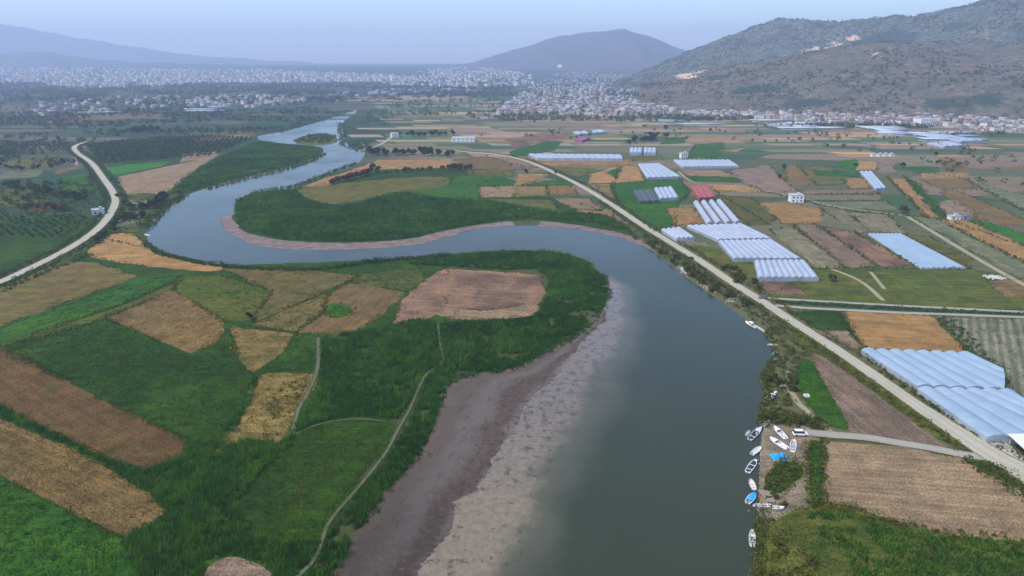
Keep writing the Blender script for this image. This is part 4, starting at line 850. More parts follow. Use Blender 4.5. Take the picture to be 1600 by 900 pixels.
wood('woods', [-200, 236, 120, 222, 240, 214, 400, 208, 440, 204, 500, 186, 545, 172, 500, 160, 300, 168, 0, 172, -200, 176], .0034, 3.8, 26, 1.0, M['leafdark'], 'dark orchards and copses on the left plain')
wood('woods', [-300, 172, 250, 166, 560, 160, 800, 150, 800, 128, 500, 131, -300, 131], .0013, 6.5, 16, 2.2, M['leafdark'], 'far dark woods below the white city')
wood('woods', [560, 205, 640, 185, 900, 190, 1060, 188, 1300, 193, 1620, 214, 1620, 205, 1400, 190, 1060, 178, 860, 176, 760, 150, 640, 160, 570, 170], .0013, 4.6, 22, 1.3, M['leafgreen'], 'tree belts in front of the foothill villages')
wood('woods', [1500, 285, 1560, 310, 1640, 335, 1640, 262, 1560, 240, 1480, 225, 1380, 212, 1380, 222], .0012, 3.0, 22, .9, M['leafgreen'], 'scattered trees on the far right plain')
wood('woods', [640, 235, 720, 215, 900, 200, 1060, 195, 1200, 198, 1400, 215, 1380, 240, 1100, 215, 980, 232, 800, 225], .0008, 3.0, 20, .9, M['leafdark'], 'scattered trees between the small middle plots')
wood('woods', [-200, 335, 150, 312, 150, 262, 110, 240, -200, 240], .006, 2.8, 24, .7, M['leafdark'], 'orchard trees left of the road bend')
wood('woods', [460, 222, 480, 213, 505, 210, 525, 214, 526, 220, 505, 224, 478, 224], .02, 2.6, 24, .7, M['leafgreen'], 'bushes covering the small river island', wet=True, cut=.2)
wood('woods', [545, 230, 560, 200, 600, 192, 620, 200, 590, 222, 566, 234], .012, 3.2, 24, .8, M['leafgreen'], 'thicket on the upper right bank')
def orchard(flat, sx, sy, ang, r, label):
    p = Gs(flat); A_ = np.array(p); g = np.stack(np.meshgrid(np.arange(-700, 700, sx), np.arange(-700, 700, sy)), -1).reshape(-1, 2)
    c_, s_ = math.cos(ang), math.sin(ang); g = g @ np.array([[c_, s_], [-s_, c_]]) + A_.mean(0) + rng.normal(0, .5, (len(g), 2)); g = g[inside(g, p)]; g = g[(rng.random(len(g)) < .9) & ~near(g, LROAD, 7)]
    rr = rng.uniform(r * .75, r * 1.2, len(g)); V, F, v = leaf_cloud(g, rr, rr * .9, 24, r * .3); return tag(np_mesh('orchard', V, F, M['leafdark'], attr={'v': v}), label, 'orchard', kind='stuff')
orchard([135, 226, 240, 216, 330, 213, 396, 216, 330, 244, 200, 253, 155, 254], 7, 9, .3, 2.3, 'dark orchard rows between the left road and the spit')
orchard([-80, 350, 0, 338, 132, 337, 146, 345, 100, 372, 0, 372, -80, 380], 6, 8, .15, 1.6, 'young orchard rows above the dark meadow beside the left road')
orchard([-80, 246, 0, 244, 108, 236, 112, 226, 0, 222, -80, 226], 9, 11, .1, 2.8, 'dark orchard left of the bend of the far road')
sp_ = S([430, 610, 480, 588, 490, 602, 460, 648, 436, 684, 410, 690], .5); blades('grass', sp_, .7, .12, 6, M['verge'], .5, .6, label='yellow green weeds in the straw patch', cat='weeds')
wood('woods', TOWN_PX[0], .0016, 4.0, 20, 1.2, M['leafdark'], 'dark trees between the houses of the hillfoot town')
wood('woods', TOWN_PX[1], .0026, 3.4, 20, 1.0, M['leafdark'], 'dark trees between the houses under the brown hill')
fr = along(Gs(smooth([560, 411, 620, 406, 690, 401, 760, 396, 830, 395, 890, 400, 922, 416])), -1.5, 5, 1.4)
scrub('undergrowth', fr[fbm(fr[:, 0] * .07, fr[:, 1] * .07, 9, 3) > .42], 1.0, 2.8, 34, .34, M['reedbush'], 'uneven green thicket along the water edge of the reed belt', 'scrub')
def hill_scrub(i, n, umax, r, mat, label, pr=(0, 9999)):
    P, pxs = HILLS[i]; nu, nx, _ = P.shape; ju = rng.uniform(1, nu * umax, n); jx = rng.uniform(0, nx - 1.01, n)
    k = fbm(jx * .09, ju * .16, 61 + i, 4); ok = (k > .44) & (pxs[jx.astype(int)] > pr[0]) & (pxs[jx.astype(int)] < pr[1]); ju, jx = ju[ok], jx[ok]
    a, b = ju.astype(int), jx.astype(int); fu, fx = (ju - a)[:, None], (jx - b)[:, None]
    q = (P[a, b] * (1 - fx) + P[a, b + 1] * fx) * (1 - fu) + (P[a + 1, b] * (1 - fx) + P[a + 1, b + 1] * fx) * fu
    rr = rng.uniform(r * .5, r * 1.4, len(q)); V, F, v = leaf_cloud(q[:, :2], rr, rr * .4, 9, r * .55); V[:, 2] += np.repeat(q[:, 2], 36)
    tag(np_mesh('hillside_scrub', V, F, mat, attr={'v': v}), label, 'scrub', kind='stuff')
hill_scrub(0, 3800, .78, 3.4, M['hillbush'], 'dark bushes dotted over the brown hill'); hill_scrub(1, 6500, .78, 4.2, M['hillbush'], 'green bushes dotted over the rocky hill behind')
wood('woods', [1040, 194, 1180, 197, 1300, 202, 1400, 209, 1480, 214, 1620, 228, 1620, 209, 1480, 200, 1300, 189, 1060, 180], .006, 3.8, 20, 1.1, M['leafgreen'], 'dark green belt in front of the village strip', cut=.40)
wood('woods', [780, 194, 900, 192, 1060, 194, 1060, 180, 960, 184, 860, 181, 780, 180], .004, 3.8, 20, 1.1, M['leafgreen'], 'dark green belt in front of the hillfoot town', cut=.36)
# ------------------------------------------------------------------ towns
WALLS = {'white': (.66, .62, .57), 'cream': (.52, .46, .38), 'pinkish': (.46, .33, .29), 'grey': (.30, .31, .33)}
ROOFS = {'red tiled': (.25, .110, .075), 'pale flat': (.50, .50, .52), 'grey flat': (.23, .23, .25)}
for k, c in WALLS.items(): M['wall_' + k] = plain('wall_' + k, c, .85, .12, .4, spec=.2)
for k, c in ROOFS.items(): M['roof_' + k] = plain('roof_' + k.replace(' ', '_'), c, .8, .25, .6, spec=.25)
M['pane'] = plain('window_glass', (.035, .045, .055), .12, .2, 1, spec=.6)
def roof_mb(w, d, h, kind, over=.35):
    m = MB()
    if kind == 'red tiled':
        W, D, t = w / 2 + over, d / 2 + over, .12; rh = min(w, d) * .26; r = max(0.2, (max(W, D) - min(W, D)))
        lo = [(-W, -D, h), (W, -D, h), (W, D, h), (-W, D, h)]; up = [(x, y, h + t) for x, y, _ in lo]
        m.loft([lo, up], caps=False); m.poly(lo[::-1])
        a, b = ((-r, 0, h + t + rh), (r, 0, h + t + rh)) if W >= D else ((0, -r, h + t + rh), (0, r, h + t + rh))
        if W >= D: m.poly([up[0], up[1], b, a]); m.poly([up[2], up[3], a, b]); m.poly([up[1], up[2], b]); m.poly([up[3], up[0], a])
        else: m.poly([up[1], up[2], b, a]); m.poly([up[3], up[0], a, b]); m.poly([up[0], up[1], a]); m.poly([up[2], up[3], b])
    else:
        m.box((0, 0, h + .1), (w + over, d + over, .2))
        for sx, sy, bx, by in ((0, 1, w + over, .2), (0, -1, w + over, .2), (1, 0, .2, d + over - .4), (-1, 0, .2, d + over - .4)):
            m.box((sx * (w + over - .2) / 2, sy * (d + over - .2) / 2, h + .45), (bx, by, .5))
        m.box((w * .2, d * .15, h + 1.1), (2.2, 2.6, 1.8))
    return m
_hp = {}
def house_proto(wk, rk, size):
    w, d, h = size
    m = MB().box((0, 0, h / 2 - 1.5), (w, d, h + 3)); o = m.build('house', M['wall_' + wk]); roof_mb(w, d, h, rk).build('roof', M['roof_' + rk], o)
    mw = MB()
    for fl in range(max(1, int(h // 3))):
        mw.box((0, -d / 2, 1.7 + 3 * fl), (w * .72, .06, 1.1))
    mw.build('window_row', M['pane'], o)
    return o
def put_house(x, y, z, wk, rk, big, label, group, s):
    key = (wk, rk, big)
    if key not in _hp: o = _hp[key] = house_proto(wk, rk, ((11, 9, 5.6), (13, 11, 8.8), (10, 8, 3.4))[big])
    else: o = copy_tree(_hp[key])
    o.location = (x, y, z); o.rotation_euler = (0, 0, R.choice((0, 1.57)) + R.uniform(-.5, .5)); o.scale = (s, s, s * R.uniform(.9, 1.1))
    return tag(o, label, 'house', group)
def sample_px(flat, n, pw=1.0):
    P = [(flat[i], flat[i + 1]) for i in range(0, len(flat), 2)]; A = np.array(P); lo, hi = A.min(0), A.max(0); out = []
    while len(out) < n:
        q = lo + rng.random((400, 2)) * (hi - lo); q = q[inside(q, P)]; k = vnoise(q[:, 0] * .045, q[:, 1] * .12, 5); q = q[rng.random(len(q)) < np.clip(k * 1.7, .1, 1)]; out += [tuple(a) for a in q]
    return out[:n]
TOWNS = [('the hillfoot town', [776, 178, 800, 160, 822, 140, 850, 126, 900, 120, 960, 124, 1000, 136, 1050, 146, 1072, 166, 1050, 178, 960, 182, 860, 179], 1500, (8, 14), (4, 10)),
         ('the village strip under the brown hill', [1060, 176, 1120, 176, 1210, 174, 1330, 176, 1430, 176, 1520, 176, 1620, 176, 1680, 210, 1560, 206, 1480, 199, 1400, 196, 1300, 192, 1180, 187, 1080, 186], 620, (8, 14), (4, 9)),
         ('the hamlet on the left plain', [285, 166, 300, 155, 380, 150, 470, 153, 482, 160, 400, 168], 150, (9, 16), (5, 11)),
         ('the scattered farms of the left plain', [50, 190, 60, 160, 160, 152, 280, 150, 290, 165, 220, 172, 120, 180], 70, (9, 18), (4, 8))]
near_h, rest = [], []
for nm, px, n, wr, hr in TOWNS:
    for a in sample_px(px, n):
        x, y, z = Gter(*a); near_h.append((math.hypot(x, y), x, y, z, nm, wr, hr))
near_h.sort(key=lambda t: t[0])
PLAIN = {'the hillfoot town': 'hillfoot town', 'the village strip under the brown hill': 'village under the brown hill', 'the hamlet on the left plain': 'hamlet on the left plain', 'the scattered farms of the left plain': 'scattered farms on the left plain'}
SZ = ('two storey', 'taller', 'low')
for i, (d, x, y, z, nm, wr, hr) in enumerate(near_h):
    if i < 270:
        wk = R.choices(list(WALLS), (5, 2, 1.5, 1.5))[0]; rk = R.choices(list(ROOFS), (2.5, 3, 2))[0]; big = R.choices((0, 1, 2), (4, 2, 3))[0]
        put_house(x, y, z, wk, rk, big, f'{SZ[big]} {wk} house with {rk} roof in {PLAIN[nm]}', f'houses of {PLAIN[nm]}', R.uniform(.65, 1.1))
    else: rest.append((x, y, z, nm, wr, hr))
def mass(name, items, label, cat):
    V, F, Cc = [], [], []
    for (x, y, z, w, d, h, a, c, rc) in items:
        n = len(V); ca, sa = math.cos(a), math.sin(a)
        for zz, cc in ((-4, c), (h, c), (h, rc), (h + .5, rc)):
            for u, v in ((-.5, -.5), (.5, -.5), (.5, .5), (-.5, .5)):
                k = 1.06 if cc is rc and c is not rc else 1
                V.append((x + (u * w * ca - v * d * sa) * k, y + (u * w * sa + v * d * ca) * k, z + zz)); Cc.append(cc)
        for b in (0, 8):
            F += [(n + b + i, n + b + (i + 1) % 4, n + b + 4 + (i + 1) % 4, n + b + 4 + i) for i in range(4)]
        F.append((n + 12, n + 13, n + 14, n + 15))
    m, nt, out = new_mat(name + '_paint'); a = nd(nt, 'Attribute', attribute_name='col').outputs['Color']
    s = nd(nt, 'SeparateXYZ'); co = objco(nt, True); nt.links.new(co, s.inputs[0]); w = math_n(nt, 'ABSOLUTE', math_n(nt, 'SINE', math_n(nt, 'MULTIPLY', s.outputs[2], 1.05)))
    f = noise(nt, co, .35, 2); g = math_n(nt, 'MULTIPLY', ramp(nt, w, .55, .75), ramp(nt, f, .42, .55))
    nz = nd(nt, 'SeparateXYZ'); nt.links.new(nd(nt, 'NewGeometry').outputs['Normal'], nz.inputs[0])
    g = math_n(nt, 'MULTIPLY', g, math_n(nt, 'LESS_THAN', nz.outputs[2], .5))
    finish(nt, out, mixc(nt, math_n(nt, 'MULTIPLY', g, .6), a, (.10, .11, .12)), .8)
    return tag(np_mesh(name, V, F, m, colattr=Cc), label, cat, kind='stuff')
def rand_house(x, y, z, wr, hr):
    c = R.choices(list(WALLS.values()), (6, 2, 1.2, 1.2))[0]; rc = R.choices(list(ROOFS.values()), (2, 3, 2))[0]; k = R.uniform(.9, 1.35) * (1.15 if wr[1] > 18 else .8)
    return (x, y, z, R.uniform(*wr), R.uniform(*wr), R.uniform(*hr), R.uniform(0, 3), tuple(q * k for q in c), rc)
mass('distant_town', [rand_house(x, y, z, wr, hr) for x, y, z, nm, wr, hr in rest], 'mass of small white houses of the valley villages', 'town')
city = []
for px, n, wr, hr in (([-260, 131, -260, 108, 0, 107, 260, 108, 420, 110, 620, 119, 620, 127, 400, 129, 250, 134, 120, 139, 60, 130], 4300, (11, 25), (6, 18)), ([600, 132, 620, 120, 660, 110, 720, 106, 780, 108, 830, 118, 840, 134, 720, 137], 700, (10, 20), (6, 14)), ([860, 118, 900, 112, 1000, 118, 990, 130], 120, (9, 16), (5, 10)),
                      ([140, 92, 150, 91, 178, 93, 176, 97], 10, (14, 26), (8, 14))):
    for a in sample_px(px, n):
        x, y, z = Gter(*a); city.append(rand_house(x, y, z, wr, hr))
mass('distant_city', city, 'white city spread along the foot of the far mountains', 'city')
sheds = []
for px, n in (([480, 150, 620, 138, 760, 134, 800, 142, 640, 152], 46), ([1330, 196, 1480, 208, 1540, 222, 1460, 224, 1360, 204], 13), ([60, 185, 250, 168, 480, 158, 300, 178], 8), ([1000, 190, 1200, 188, 1400, 200, 1500, 216, 1200, 200], 14)):
    for a in sample_px(px, n):
        x, y, z = Gter(*a); c = (.42, .46, .50); sheds.append((x, y, z, R.uniform(30, 90), R.uniform(10, 24), R.uniform(2.5, 4), R.uniform(-.15, .15), c, (.42, .47, .53)))
mass('distant_greenhouses', sheds, 'pale strips of plastic greenhouses near the villages', 'greenhouses')

# ------------------------------------------------------------------ greenhouses
def film(name, a, b, rough=.38):
    m, nt, out = new_mat(name); co = objco(nt, True); n = noise(nt, co, .12, 5, .65); n2 = noise(nt, co, .9, 3, .6)
    c = mixc(nt, ramp(nt, n, .35, .65), a, b); c = mixc(nt, 1.0, c, mixc(nt, n2, (.88, .88, .88), (1.1, 1.1, 1.1)), 'MULTIPLY')
    p = finish(nt, out, c, rough, n2, .15, .1, .5); return m
M['film_blue'] = film('blue_film', (.27, .355, .44), (.23, .31, .40)); M['film_white'] = film('white_film', (.37, .40, .475), (.30, .34, .41)); M['film_grey'] = film('grey_film', (.40, .42, .46), (.30, .32, .36), .6)
M['net_red'] = film('red_net', (.33, .070, .060), (.27, .06, .055), .8); M['net_dark'] = film('dark_net', (.055, .085, .085), (.045, .065, .070), .8); M['net_magenta'] = film('magenta_net', (.26, .06, .13), (.22, .055, .11), .8)
M['steel'] = plain('galvanised_steel', (.42, .43, .44), .45, .2, 2, .6); M['endwall'] = film('end_film', (.36, .40, .46), (.24, .27, .32), .5)
def greenhouse(name, far, near, n, hg, hr, mat, label, group=None, wall='endwall', cat='greenhouse', seg=8):
    """multi-span plastic house: one arched roof span per bay between the two traced ends"""
    def div(flat):
        P = Gs(flat)
        return P if len(P) == n + 1 else [tuple(np.array(P[0]) + (np.array(P[-1]) - np.array(P[0])) * i / n) for i in range(n + 1)]
    A, B = div(far), div(near); cx = sum(p[0] for p in A + B) / (2 * n + 2); cy = sum(p[1] for p in A + B) / (2 * n + 2)
    A = [(p[0] - cx, p[1] - cy) for p in A]; B = [(p[0] - cx, p[1] - cy) for p in B]
    root = tag(empty(name, (cx, cy, 0)), label, cat, group); ew = {0: MB(), 1: MB()}
    arc = lambda p, q, dz=0.0: [(p[0] + (q[0] - p[0]) * s, p[1] + (q[1] - p[1]) * s, hg + (hr - hg) * math.sin(math.pi * s) ** .75 + dz) for s in np.linspace(0, 1, 11)]
    gut = MB()
    for i in range(n):
        rings = []
        b0, b1 = B[i], B[i + 1]
        dd = (np.array(B[i]) - np.array(A[i])); l1 = np.linalg.norm(np.array(B[i + 1]) - np.array(A[i + 1])); l0 = np.linalg.norm(dd)
        for k in range(seg + 1):
            t = k / seg; p = tuple(np.array(A[i]) * (1 - t) + np.array(b0) * t); q = tuple(np.array(A[i + 1]) * (1 - t) + np.array(b1) * t)
            rings.append(arc(p, q, R.uniform(-.06, .06)))
        m = MB().loft(rings, closed=False, caps=False)
        lo = [[(x, y, z - .06) for x, y, z in r] for r in rings]; m.loft(lo, closed=False, caps=False)
        m.build('roof_span', M[mat], root, smooth=True)
        for e, (p, q) in ((0, (A[i], A[i + 1])), (1, (b0, b1))):
            ew[e].poly([(p[0], p[1], 0)] + arc(p, q, -.03) + [(q[0], q[1], 0)])
        if i: gut.tube((A[i][0], A[i][1], hg + .12), (B[i][0], B[i][1], hg + .12), .16, n=5)
    for e in (0, 1): ew[e].build('end_wall', M[wall], root)
    for i in (0, n):
        MB().poly([(A[i][0], A[i][1], 0), (B[i][0], B[i][1], 0), (B[i][0], B[i][1], hg), (A[i][0], A[i][1], hg)]).build('side_wall', M[wall], root)
    if n > 1: gut.build('gutters', M['steel'], root)
    return root
greenhouse('greenhouse', [1345, 553, 1516, 559], [1433, 611, 1457, 612, 1482, 613, 1509, 614, 1538, 615, 1567, 617, 1568, 601, 1567, 591, 1563, 583], 8, 2.0, 3.1, 'film_blue', 'big blue greenhouse of eight arched bays below the orange grain field')
greenhouse('greenhouse', [1432, 614, 1582, 618], [1540, 692, 1578, 693, 1616, 694, 1640, 680, 1630, 660, 1614, 645, 1604, 637], 6, 2.0, 3.1, 'film_blue', 'blue arched greenhouse cut by the right edge, nearest to the camera')
greenhouse('greenhouse', [1073, 357, 1160, 354], [1122, 379, 1206, 377], 9, 2.0, 2.9, 'film_white', 'white greenhouse of narrow bays behind the two scalloped blocks')
greenhouse('greenhouse', [1122, 381, 1206, 379], [1146, 409, 1252, 409], 10, 2.0, 2.9, 'film_white', 'wide white greenhouse in the middle of the roadside group')
greenhouse('greenhouse', [1178, 413, 1257, 413], [1184, 440, 1279, 440], 9, 2.2, 3.2, 'film_white', 'scalloped pale greenhouse with grey front, lowest of the roadside group')
greenhouse('greenhouse', [1033, 364, 1063, 361], [1057, 378, 1086, 377], 4, 2.2, 3.6, 'film_white', 'small white greenhouse beside the river road')
for i, lab in enumerate(('leftmost of four parallel white plastic tunnels behind the red net house', 'second plastic tunnel from the left behind the white greenhouse', 'third plastic tunnel from the left behind the white greenhouse', 'rightmost of four parallel white plastic tunnels behind the white greenhouse')):
    a = 1083 + i * 12; b = 1104 + i * 14.5
    greenhouse('plastic_tunnel', [a, 318 - i * .7, a + 8.5, 317.5 - i * .7], [b, 352 - i * .5, b + 10.5, 351.5 - i * .5], 1, .8, 3.0, 'film_white', lab, 'four plastic tunnels', cat='plastic tunnel')
greenhouse('shade_house', [1079, 296, 1106, 294], [1092, 315, 1117, 313], 3, 3.0, 3.8, 'net_red', 'red net shade house above the four tunnels', wall='net_red', cat='shade house')
greenhouse('shade_house', [989, 302, 1019, 300], [1000, 319, 1030, 318], 3, 2.5, 3.2, 'net_dark', 'dark net shade house beside a white greenhouse', wall='net_dark', cat='shade house')
greenhouse('shade_house', [898, 221, 909, 216], [909, 223, 922, 218], 2, 2.5, 3.6, 'net_magenta', 'magenta roofed shed on the middle plain', wall='net_magenta', cat='shed')
greenhouse('greenhouse', [1022, 298, 1050, 296], [1031, 315, 1061, 313], 4, 2.2, 3.5, 'film_white', 'small white greenhouse next to the dark net house')
greenhouse('greenhouse', [997, 259, 1030, 258], [1011, 281, 1065, 279], 6, 2.0, 2.9, 'film_white', 'white striped greenhouse of six bays right of an orange plot')
greenhouse('greenhouse', [1052, 253, 1140, 253], [1066, 264, 1155, 263], 12, 2.4, 3.1, 'film_white', 'long white greenhouse in front of the green field')
greenhouse('greenhouse', [826, 244, 970, 245], [840, 251, 973, 252], 14, 3, 3.6, 'film_white', 'very long low white greenhouse beside the upper road')
greenhouse('greenhouse', [984, 235, 1003, 235], [984, 243, 1003, 243], 3, 3, 4.5, 'film_white', 'left one of two short white greenhouses by the small wood')
greenhouse('greenhouse', [1006, 235, 1025, 235], [1006, 243, 1025, 243], 3, 3, 4.5, 'film_white', 'right one of two short white greenhouses by the small wood')
greenhouse('greenhouse', [1343, 271, 1362, 271], [1368, 299, 1385, 297], 3, 2, 3.2, 'film_white', 'narrow slanting white greenhouse on the right plain')
greenhouse('plastic_cover', [1356, 367, 1408, 367], [1438, 421, 1510, 421], 9, .5, 1.5, 'film_blue', 'low pale plastic crop cover, a long slanting strip', cat='crop cover')
greenhouse('greenhouse', [895, 209, 940, 205], [905, 213, 948, 209], 4, 3, 4, 'film_white', 'thin white greenhouse behind the magenta shed'); greenhouse('greenhouse', [1405, 209, 1450, 209], [1500, 224, 1540, 222], 4, 2.5, 3.8, 'film_white', 'long pale greenhouse slanting below the village'); greenhouse('greenhouse', [1448, 227, 1480, 224], [1475, 232, 1512, 230], 4, 2.5, 3.8, 'film_white', 'short pale greenhouse below the slanting one')

# ------------------------------------------------------------------ farm buildings
M['paint_white'] = plain('white_paint', (.74, .74, .72), .7, .12, 1.2); M['concrete'] = plain('concrete', (.42, .40, .37), .85, .25, 1.0); M['sheet_roof'] = plain('white_sheet_roof', (.68, .67, .66), .5, .1, .4); M['dark'] = plain('dark_opening', (.03, .03, .035), .7, .2)
M['wood'] = plain('weathered_wood', (.30, .25, .19), .8, .35, 3); M['red_roof'] = M['roof_red tiled']
def farm_house(px, py, w, d, h, rk, rz, label, wm='paint_white', nwin=3, name='house', cat='house'):
    x, y = G(px, py); root = tag(empty(name, (x, y, 0), rz), label, cat)
    MB().box((0, 0, h / 2), (w, d, h)).build('wall', M[wm], root); roof_mb(w, d, h, rk).build('roof', M['roof_' + rk], root)
    for fl in range(max(1, int(h // 2.9))):
        for s in (-1, 1):
            for i in range(nwin):
                xx = (i - (nwin - 1) / 2) * w / (nwin + .3); zz = 1.6 + 2.9 * fl
                if fl == 0 and s == -1 and i == nwin // 2: MB().box((xx, -d / 2, 1.05), (1.1, .1, 2.1)).build('door', M['wood'], root); continue
                f = MB().box((xx, s * d / 2, zz), (1.5, .12, 1.3)).build('window', M['pane'], root); MB().box((xx, s * (d / 2 + .02), zz - .72), (1.7, .22, .1)).build('sill', M['concrete'], f)
    return root
farm_house(1243, 315, 11, 9, 6.2, 'pale flat', -.1, 'two storey white house standing alone among the right plots')
farm_house(1068, 247, 9, 8, 6.5, 'pale flat', .1, 'small white house beside the long greenhouse'); farm_house(1490, 343, 8, 5, 2.8, 'pale flat', .0, 'low white shed at the head of the orange strip', nwin=2, name='shed', cat='shed'); farm_house(1508, 343, 7, 5, 2.8, 'grey flat', .0, 'low grey shed right of the white shed', 'wall_grey', 2, 'shed', 'shed')
farm_house(724, 221, 36, 20, 6, 'pale flat', 0, 'wide white barn by the middle grove', nwin=5, name='barn', cat='barn'); farm_house(617, 214, 12, 16, 6, 'pale flat', .3, 'white building beside the pale river lane'); farm_house(920, 210, 10, 9, 6, 'red tiled', .2, 'cream house at the end of a thin greenhouse', 'wall_cream')
farm_house(1443, 196, 30, 24, 13, 'pale flat', .1, 'big white block standing below the foothill village', nwin=6); farm_house(154, 334, 9, 8, 3.6, 'pale flat', .5, 'small white hut inside the left road bend', nwin=2, name='hut', cat='hut')
for i, x in enumerate((1364, 1374, 1383, 1392)): farm_house(x, 244.5, 5.5, 5, 3, 'pale flat', .05 * i, 'tiny white hut in the row of four on the right plain', nwin=1, name='hut', cat='hut')['group'] = 'row of four white huts'
def big_shed():
    Q = Gs([1574, 694, 1650, 693, 1690, 730, 1600, 718]); cx = sum(p[0] for p in Q) / 4; cy = sum(p[1] for p in Q) / 4
    root = tag(empty('shed', (cx, cy, 0)), 'white roofed open shed at the road edge, right border', 'shed'); L = [(p[0] - cx, p[1] - cy) for p in Q]; k = lambda s, z: [(x * s, y * s, z) for x, y in L]
    MB().loft([k(1.06, 3.4), k(1.06, 3.7)]).build('roof', M['sheet_roof'], root)
    for a, b in ((0, 1), (1, 2)): MB().loft([[(L[a][0] * .97, L[a][1] * .97, 0), (L[b][0] * .97, L[b][1] * .97, 0), (L[b][0] * .94, L[b][1] * .94, 0), (L[a][0] * .94, L[a][1] * .94, 0)], [(L[a][0] * .97, L[a][1] * .97, 3.39), (L[b][0] * .97, L[b][1] * .97, 3.39), (L[b][0] * .94, L[b][1] * .94, 3.39), (L[a][0] * .94, L[a][1] * .94, 3.39)]]).build('wall', M['concrete'], root)
    for i in (0, 2, 3):
        MB().box((L[i][0] * .92, L[i][1] * .92, 1.695), (.25, .25, 3.39)).build('post', M['steel'], root)
big_shed()
yard = Gs([1535, 696, 1572, 693, 1600, 716, 1620, 742, 1585, 728, 1550, 712]); tag(sheet('yard', jitter(yard), .24, M['roadgrey'] if False else M['concrete']), kind='structure')

# ------------------------------------------------------------------ boats
def paint(name, c, rough=.4): M[name] = plain(name, c, rough, .14, 2.5)
paint('hull_white', (.78, .78, .78)); paint('hull_grey', (.55, .58, .60)); paint('hull_pinkish', (.66, .58, .56)); paint('hull_cream', (.74, .70, .62)); paint('boat_floor', (.30, .31, .32)); paint('boat_dark', (.030, .036, .040)); paint('boat_blue', (.02, .33, .68)); paint('boat_brown', (.20, .09, .05)); paint('boat_teal', (.10, .28, .32)); paint('motor_black', (.02, .02, .022)); paint('tarp_blue', (.012, .30, .72), .55); paint('hull_green', (.52, .60, .55))
def boat(bow, stern, beam, hull, label, floor='boat_floor', kind='open', z=.02, cover=None, motor=True, group=None):
    b, s = Vector(G(*bow)), Vector(G(*stern)); L = (b - s).length; mid = (b + s) / 2; d = b - s
    root = tag(empty('boat', (mid.x, mid.y, z), math.atan2(d.y, d.x) - math.pi / 2), label, 'boat', group); hw = beam / 2
    st = []
    for i in range(13):
        t = i / 12; w = hw * ((.84 + .16 * math.sin(math.pi * t)) if t < .5 else max(.03, math.cos((t - .5) * math.pi * .985)) ** .62); sh = .55 + .28 * t ** 2.2; st.append((-L / 2 + L * t, w, sh, .02 + .22 * t ** 5))
    m = MB().loft([[(-w, y, h), (-w * .95, y, h * .45 + .05), (-w * .55, y, k - .08), (0, y, k - .16), (w * .55, y, k - .08), (w * .95, y, h * .45 + .05), (w, y, h), (w * .86, y, h + .02), (w * .80, y, max(.16, k + .08)), (-w * .80, y, max(.16, k + .08)), (-w * .86, y, h + .02)] for y, w, h, k in st])
    m.build('hull', M[hull], root, bevel=0)
    MB().loft([[(-w * .78, y, max(.19, k + .12)), (w * .78, y, max(.19, k + .12)), (w * .78, y, max(.16, k + .1)), (-w * .78, y, max(.16, k + .1))] for y, w, h, k in st[1:-1]]).build('floor', M[floor], root)
    if kind in ('open', 'motor') and cover is None:
        for f in ((-.28, .05) if kind == 'open' else (-.25,)):
            j = int((f + .5) * 12); MB().box((0, f * L, .40), (st[j][1] * 1.66, .28, .06)).build('seat', M['hull_cream' if hull != 'hull_cream' else 'wood'], root)
    if kind == 'motor':
        MB().loft([[(-w * .9, y, h + .03), (0, y, h + .03 + .22 * math.sin(math.pi * min(1, (12 - i) / 6))), (w * .9, y, h + .03), (0, y, h - .02)] for i, (y, w, h, k) in enumerate(st) if i >= 7]).build('foredeck', M[hull], root)
        y, w, h, k = st[7]; MB().loft([[(-w * .8, y + .02, h + .05), (w * .8, y + .02, h + .05), (w * .8, y + .10, h + .05), (-w * .8, y + .10, h + .05)], [(-w * .62, y - .3, h + .55), (w * .62, y - .3, h + .55), (w * .62, y - .24, h + .55), (-w * .62, y - .24, h + .55)]]).build('windscreen', M['pane'], root)
        MB().box((w * .35, y - .75, .62), (.5, .45, .75), taper=.8).build('console', M['hull_grey'], root)
    if kind == 'cabin':
        y, w, h, k = st[6]; c = MB().box((0, y, h + .45), (w * 1.35, L * .26, .95), taper=.86).build('cabin', M[hull], root, bevel=.06)
        for sx in (-1, 1): MB().box((sx * w * .63, y, h + .55), (.06, L * .18, .36)).build('window', M['pane'], c)
        MB().box((0, y, h + .97), (w * 1.4, L * .3, .07)).build('roof', M[hull], c)
        MB().loft([[(-w * .9, y, h + .02), (0, y, h + .14), (w * .9, y, h + .02), (0, y, h - .03)] for i, (y, w, h, k) in enumerate(st) if i >= 8]).build('foredeck', M[hull], root)
    if cover:
        MB().loft([[(-w * 1.03, y, h - .1), (-w * .8, y, h + .12), (-w * .3, y, h + .38 + .06 * math.sin(i * 2.1)), (w * .3, y, h + .36), (w * .8, y, h + .1), (w * 1.03, y, h - .1), (0, y, h - .05)] for i, (y, w, h, k) in enumerate(st) if 3 <= i <= 11]).build('cover', M[cover], root, smooth=True)
    if motor:
        mm = MB().box((0, -L / 2 - .2, .78), (.34, .46, .42), taper=.8).build('outboard_motor', M['motor_black'], root, bevel=.05); MB().box((0, -L / 2 - .22, .25), (.14, .2, .8)).build('shaft', M['steel'], mm)
    return root
boat((1189, 670), (1171, 688), 2.2, 'hull_grey', 'grey white boat with a dark cockpit, uppermost moored below the thicket', 'boat_dark', 'motor')
boat((1171, 675), (1166, 681), 1.1, 'hull_grey', 'tiny grey dinghy floating outside the uppermost moored boat', motor=False); boat((1202, 659), (1193, 667), 1.3, 'hull_cream', 'small cream skiff half hidden at the thicket edge', motor=False)
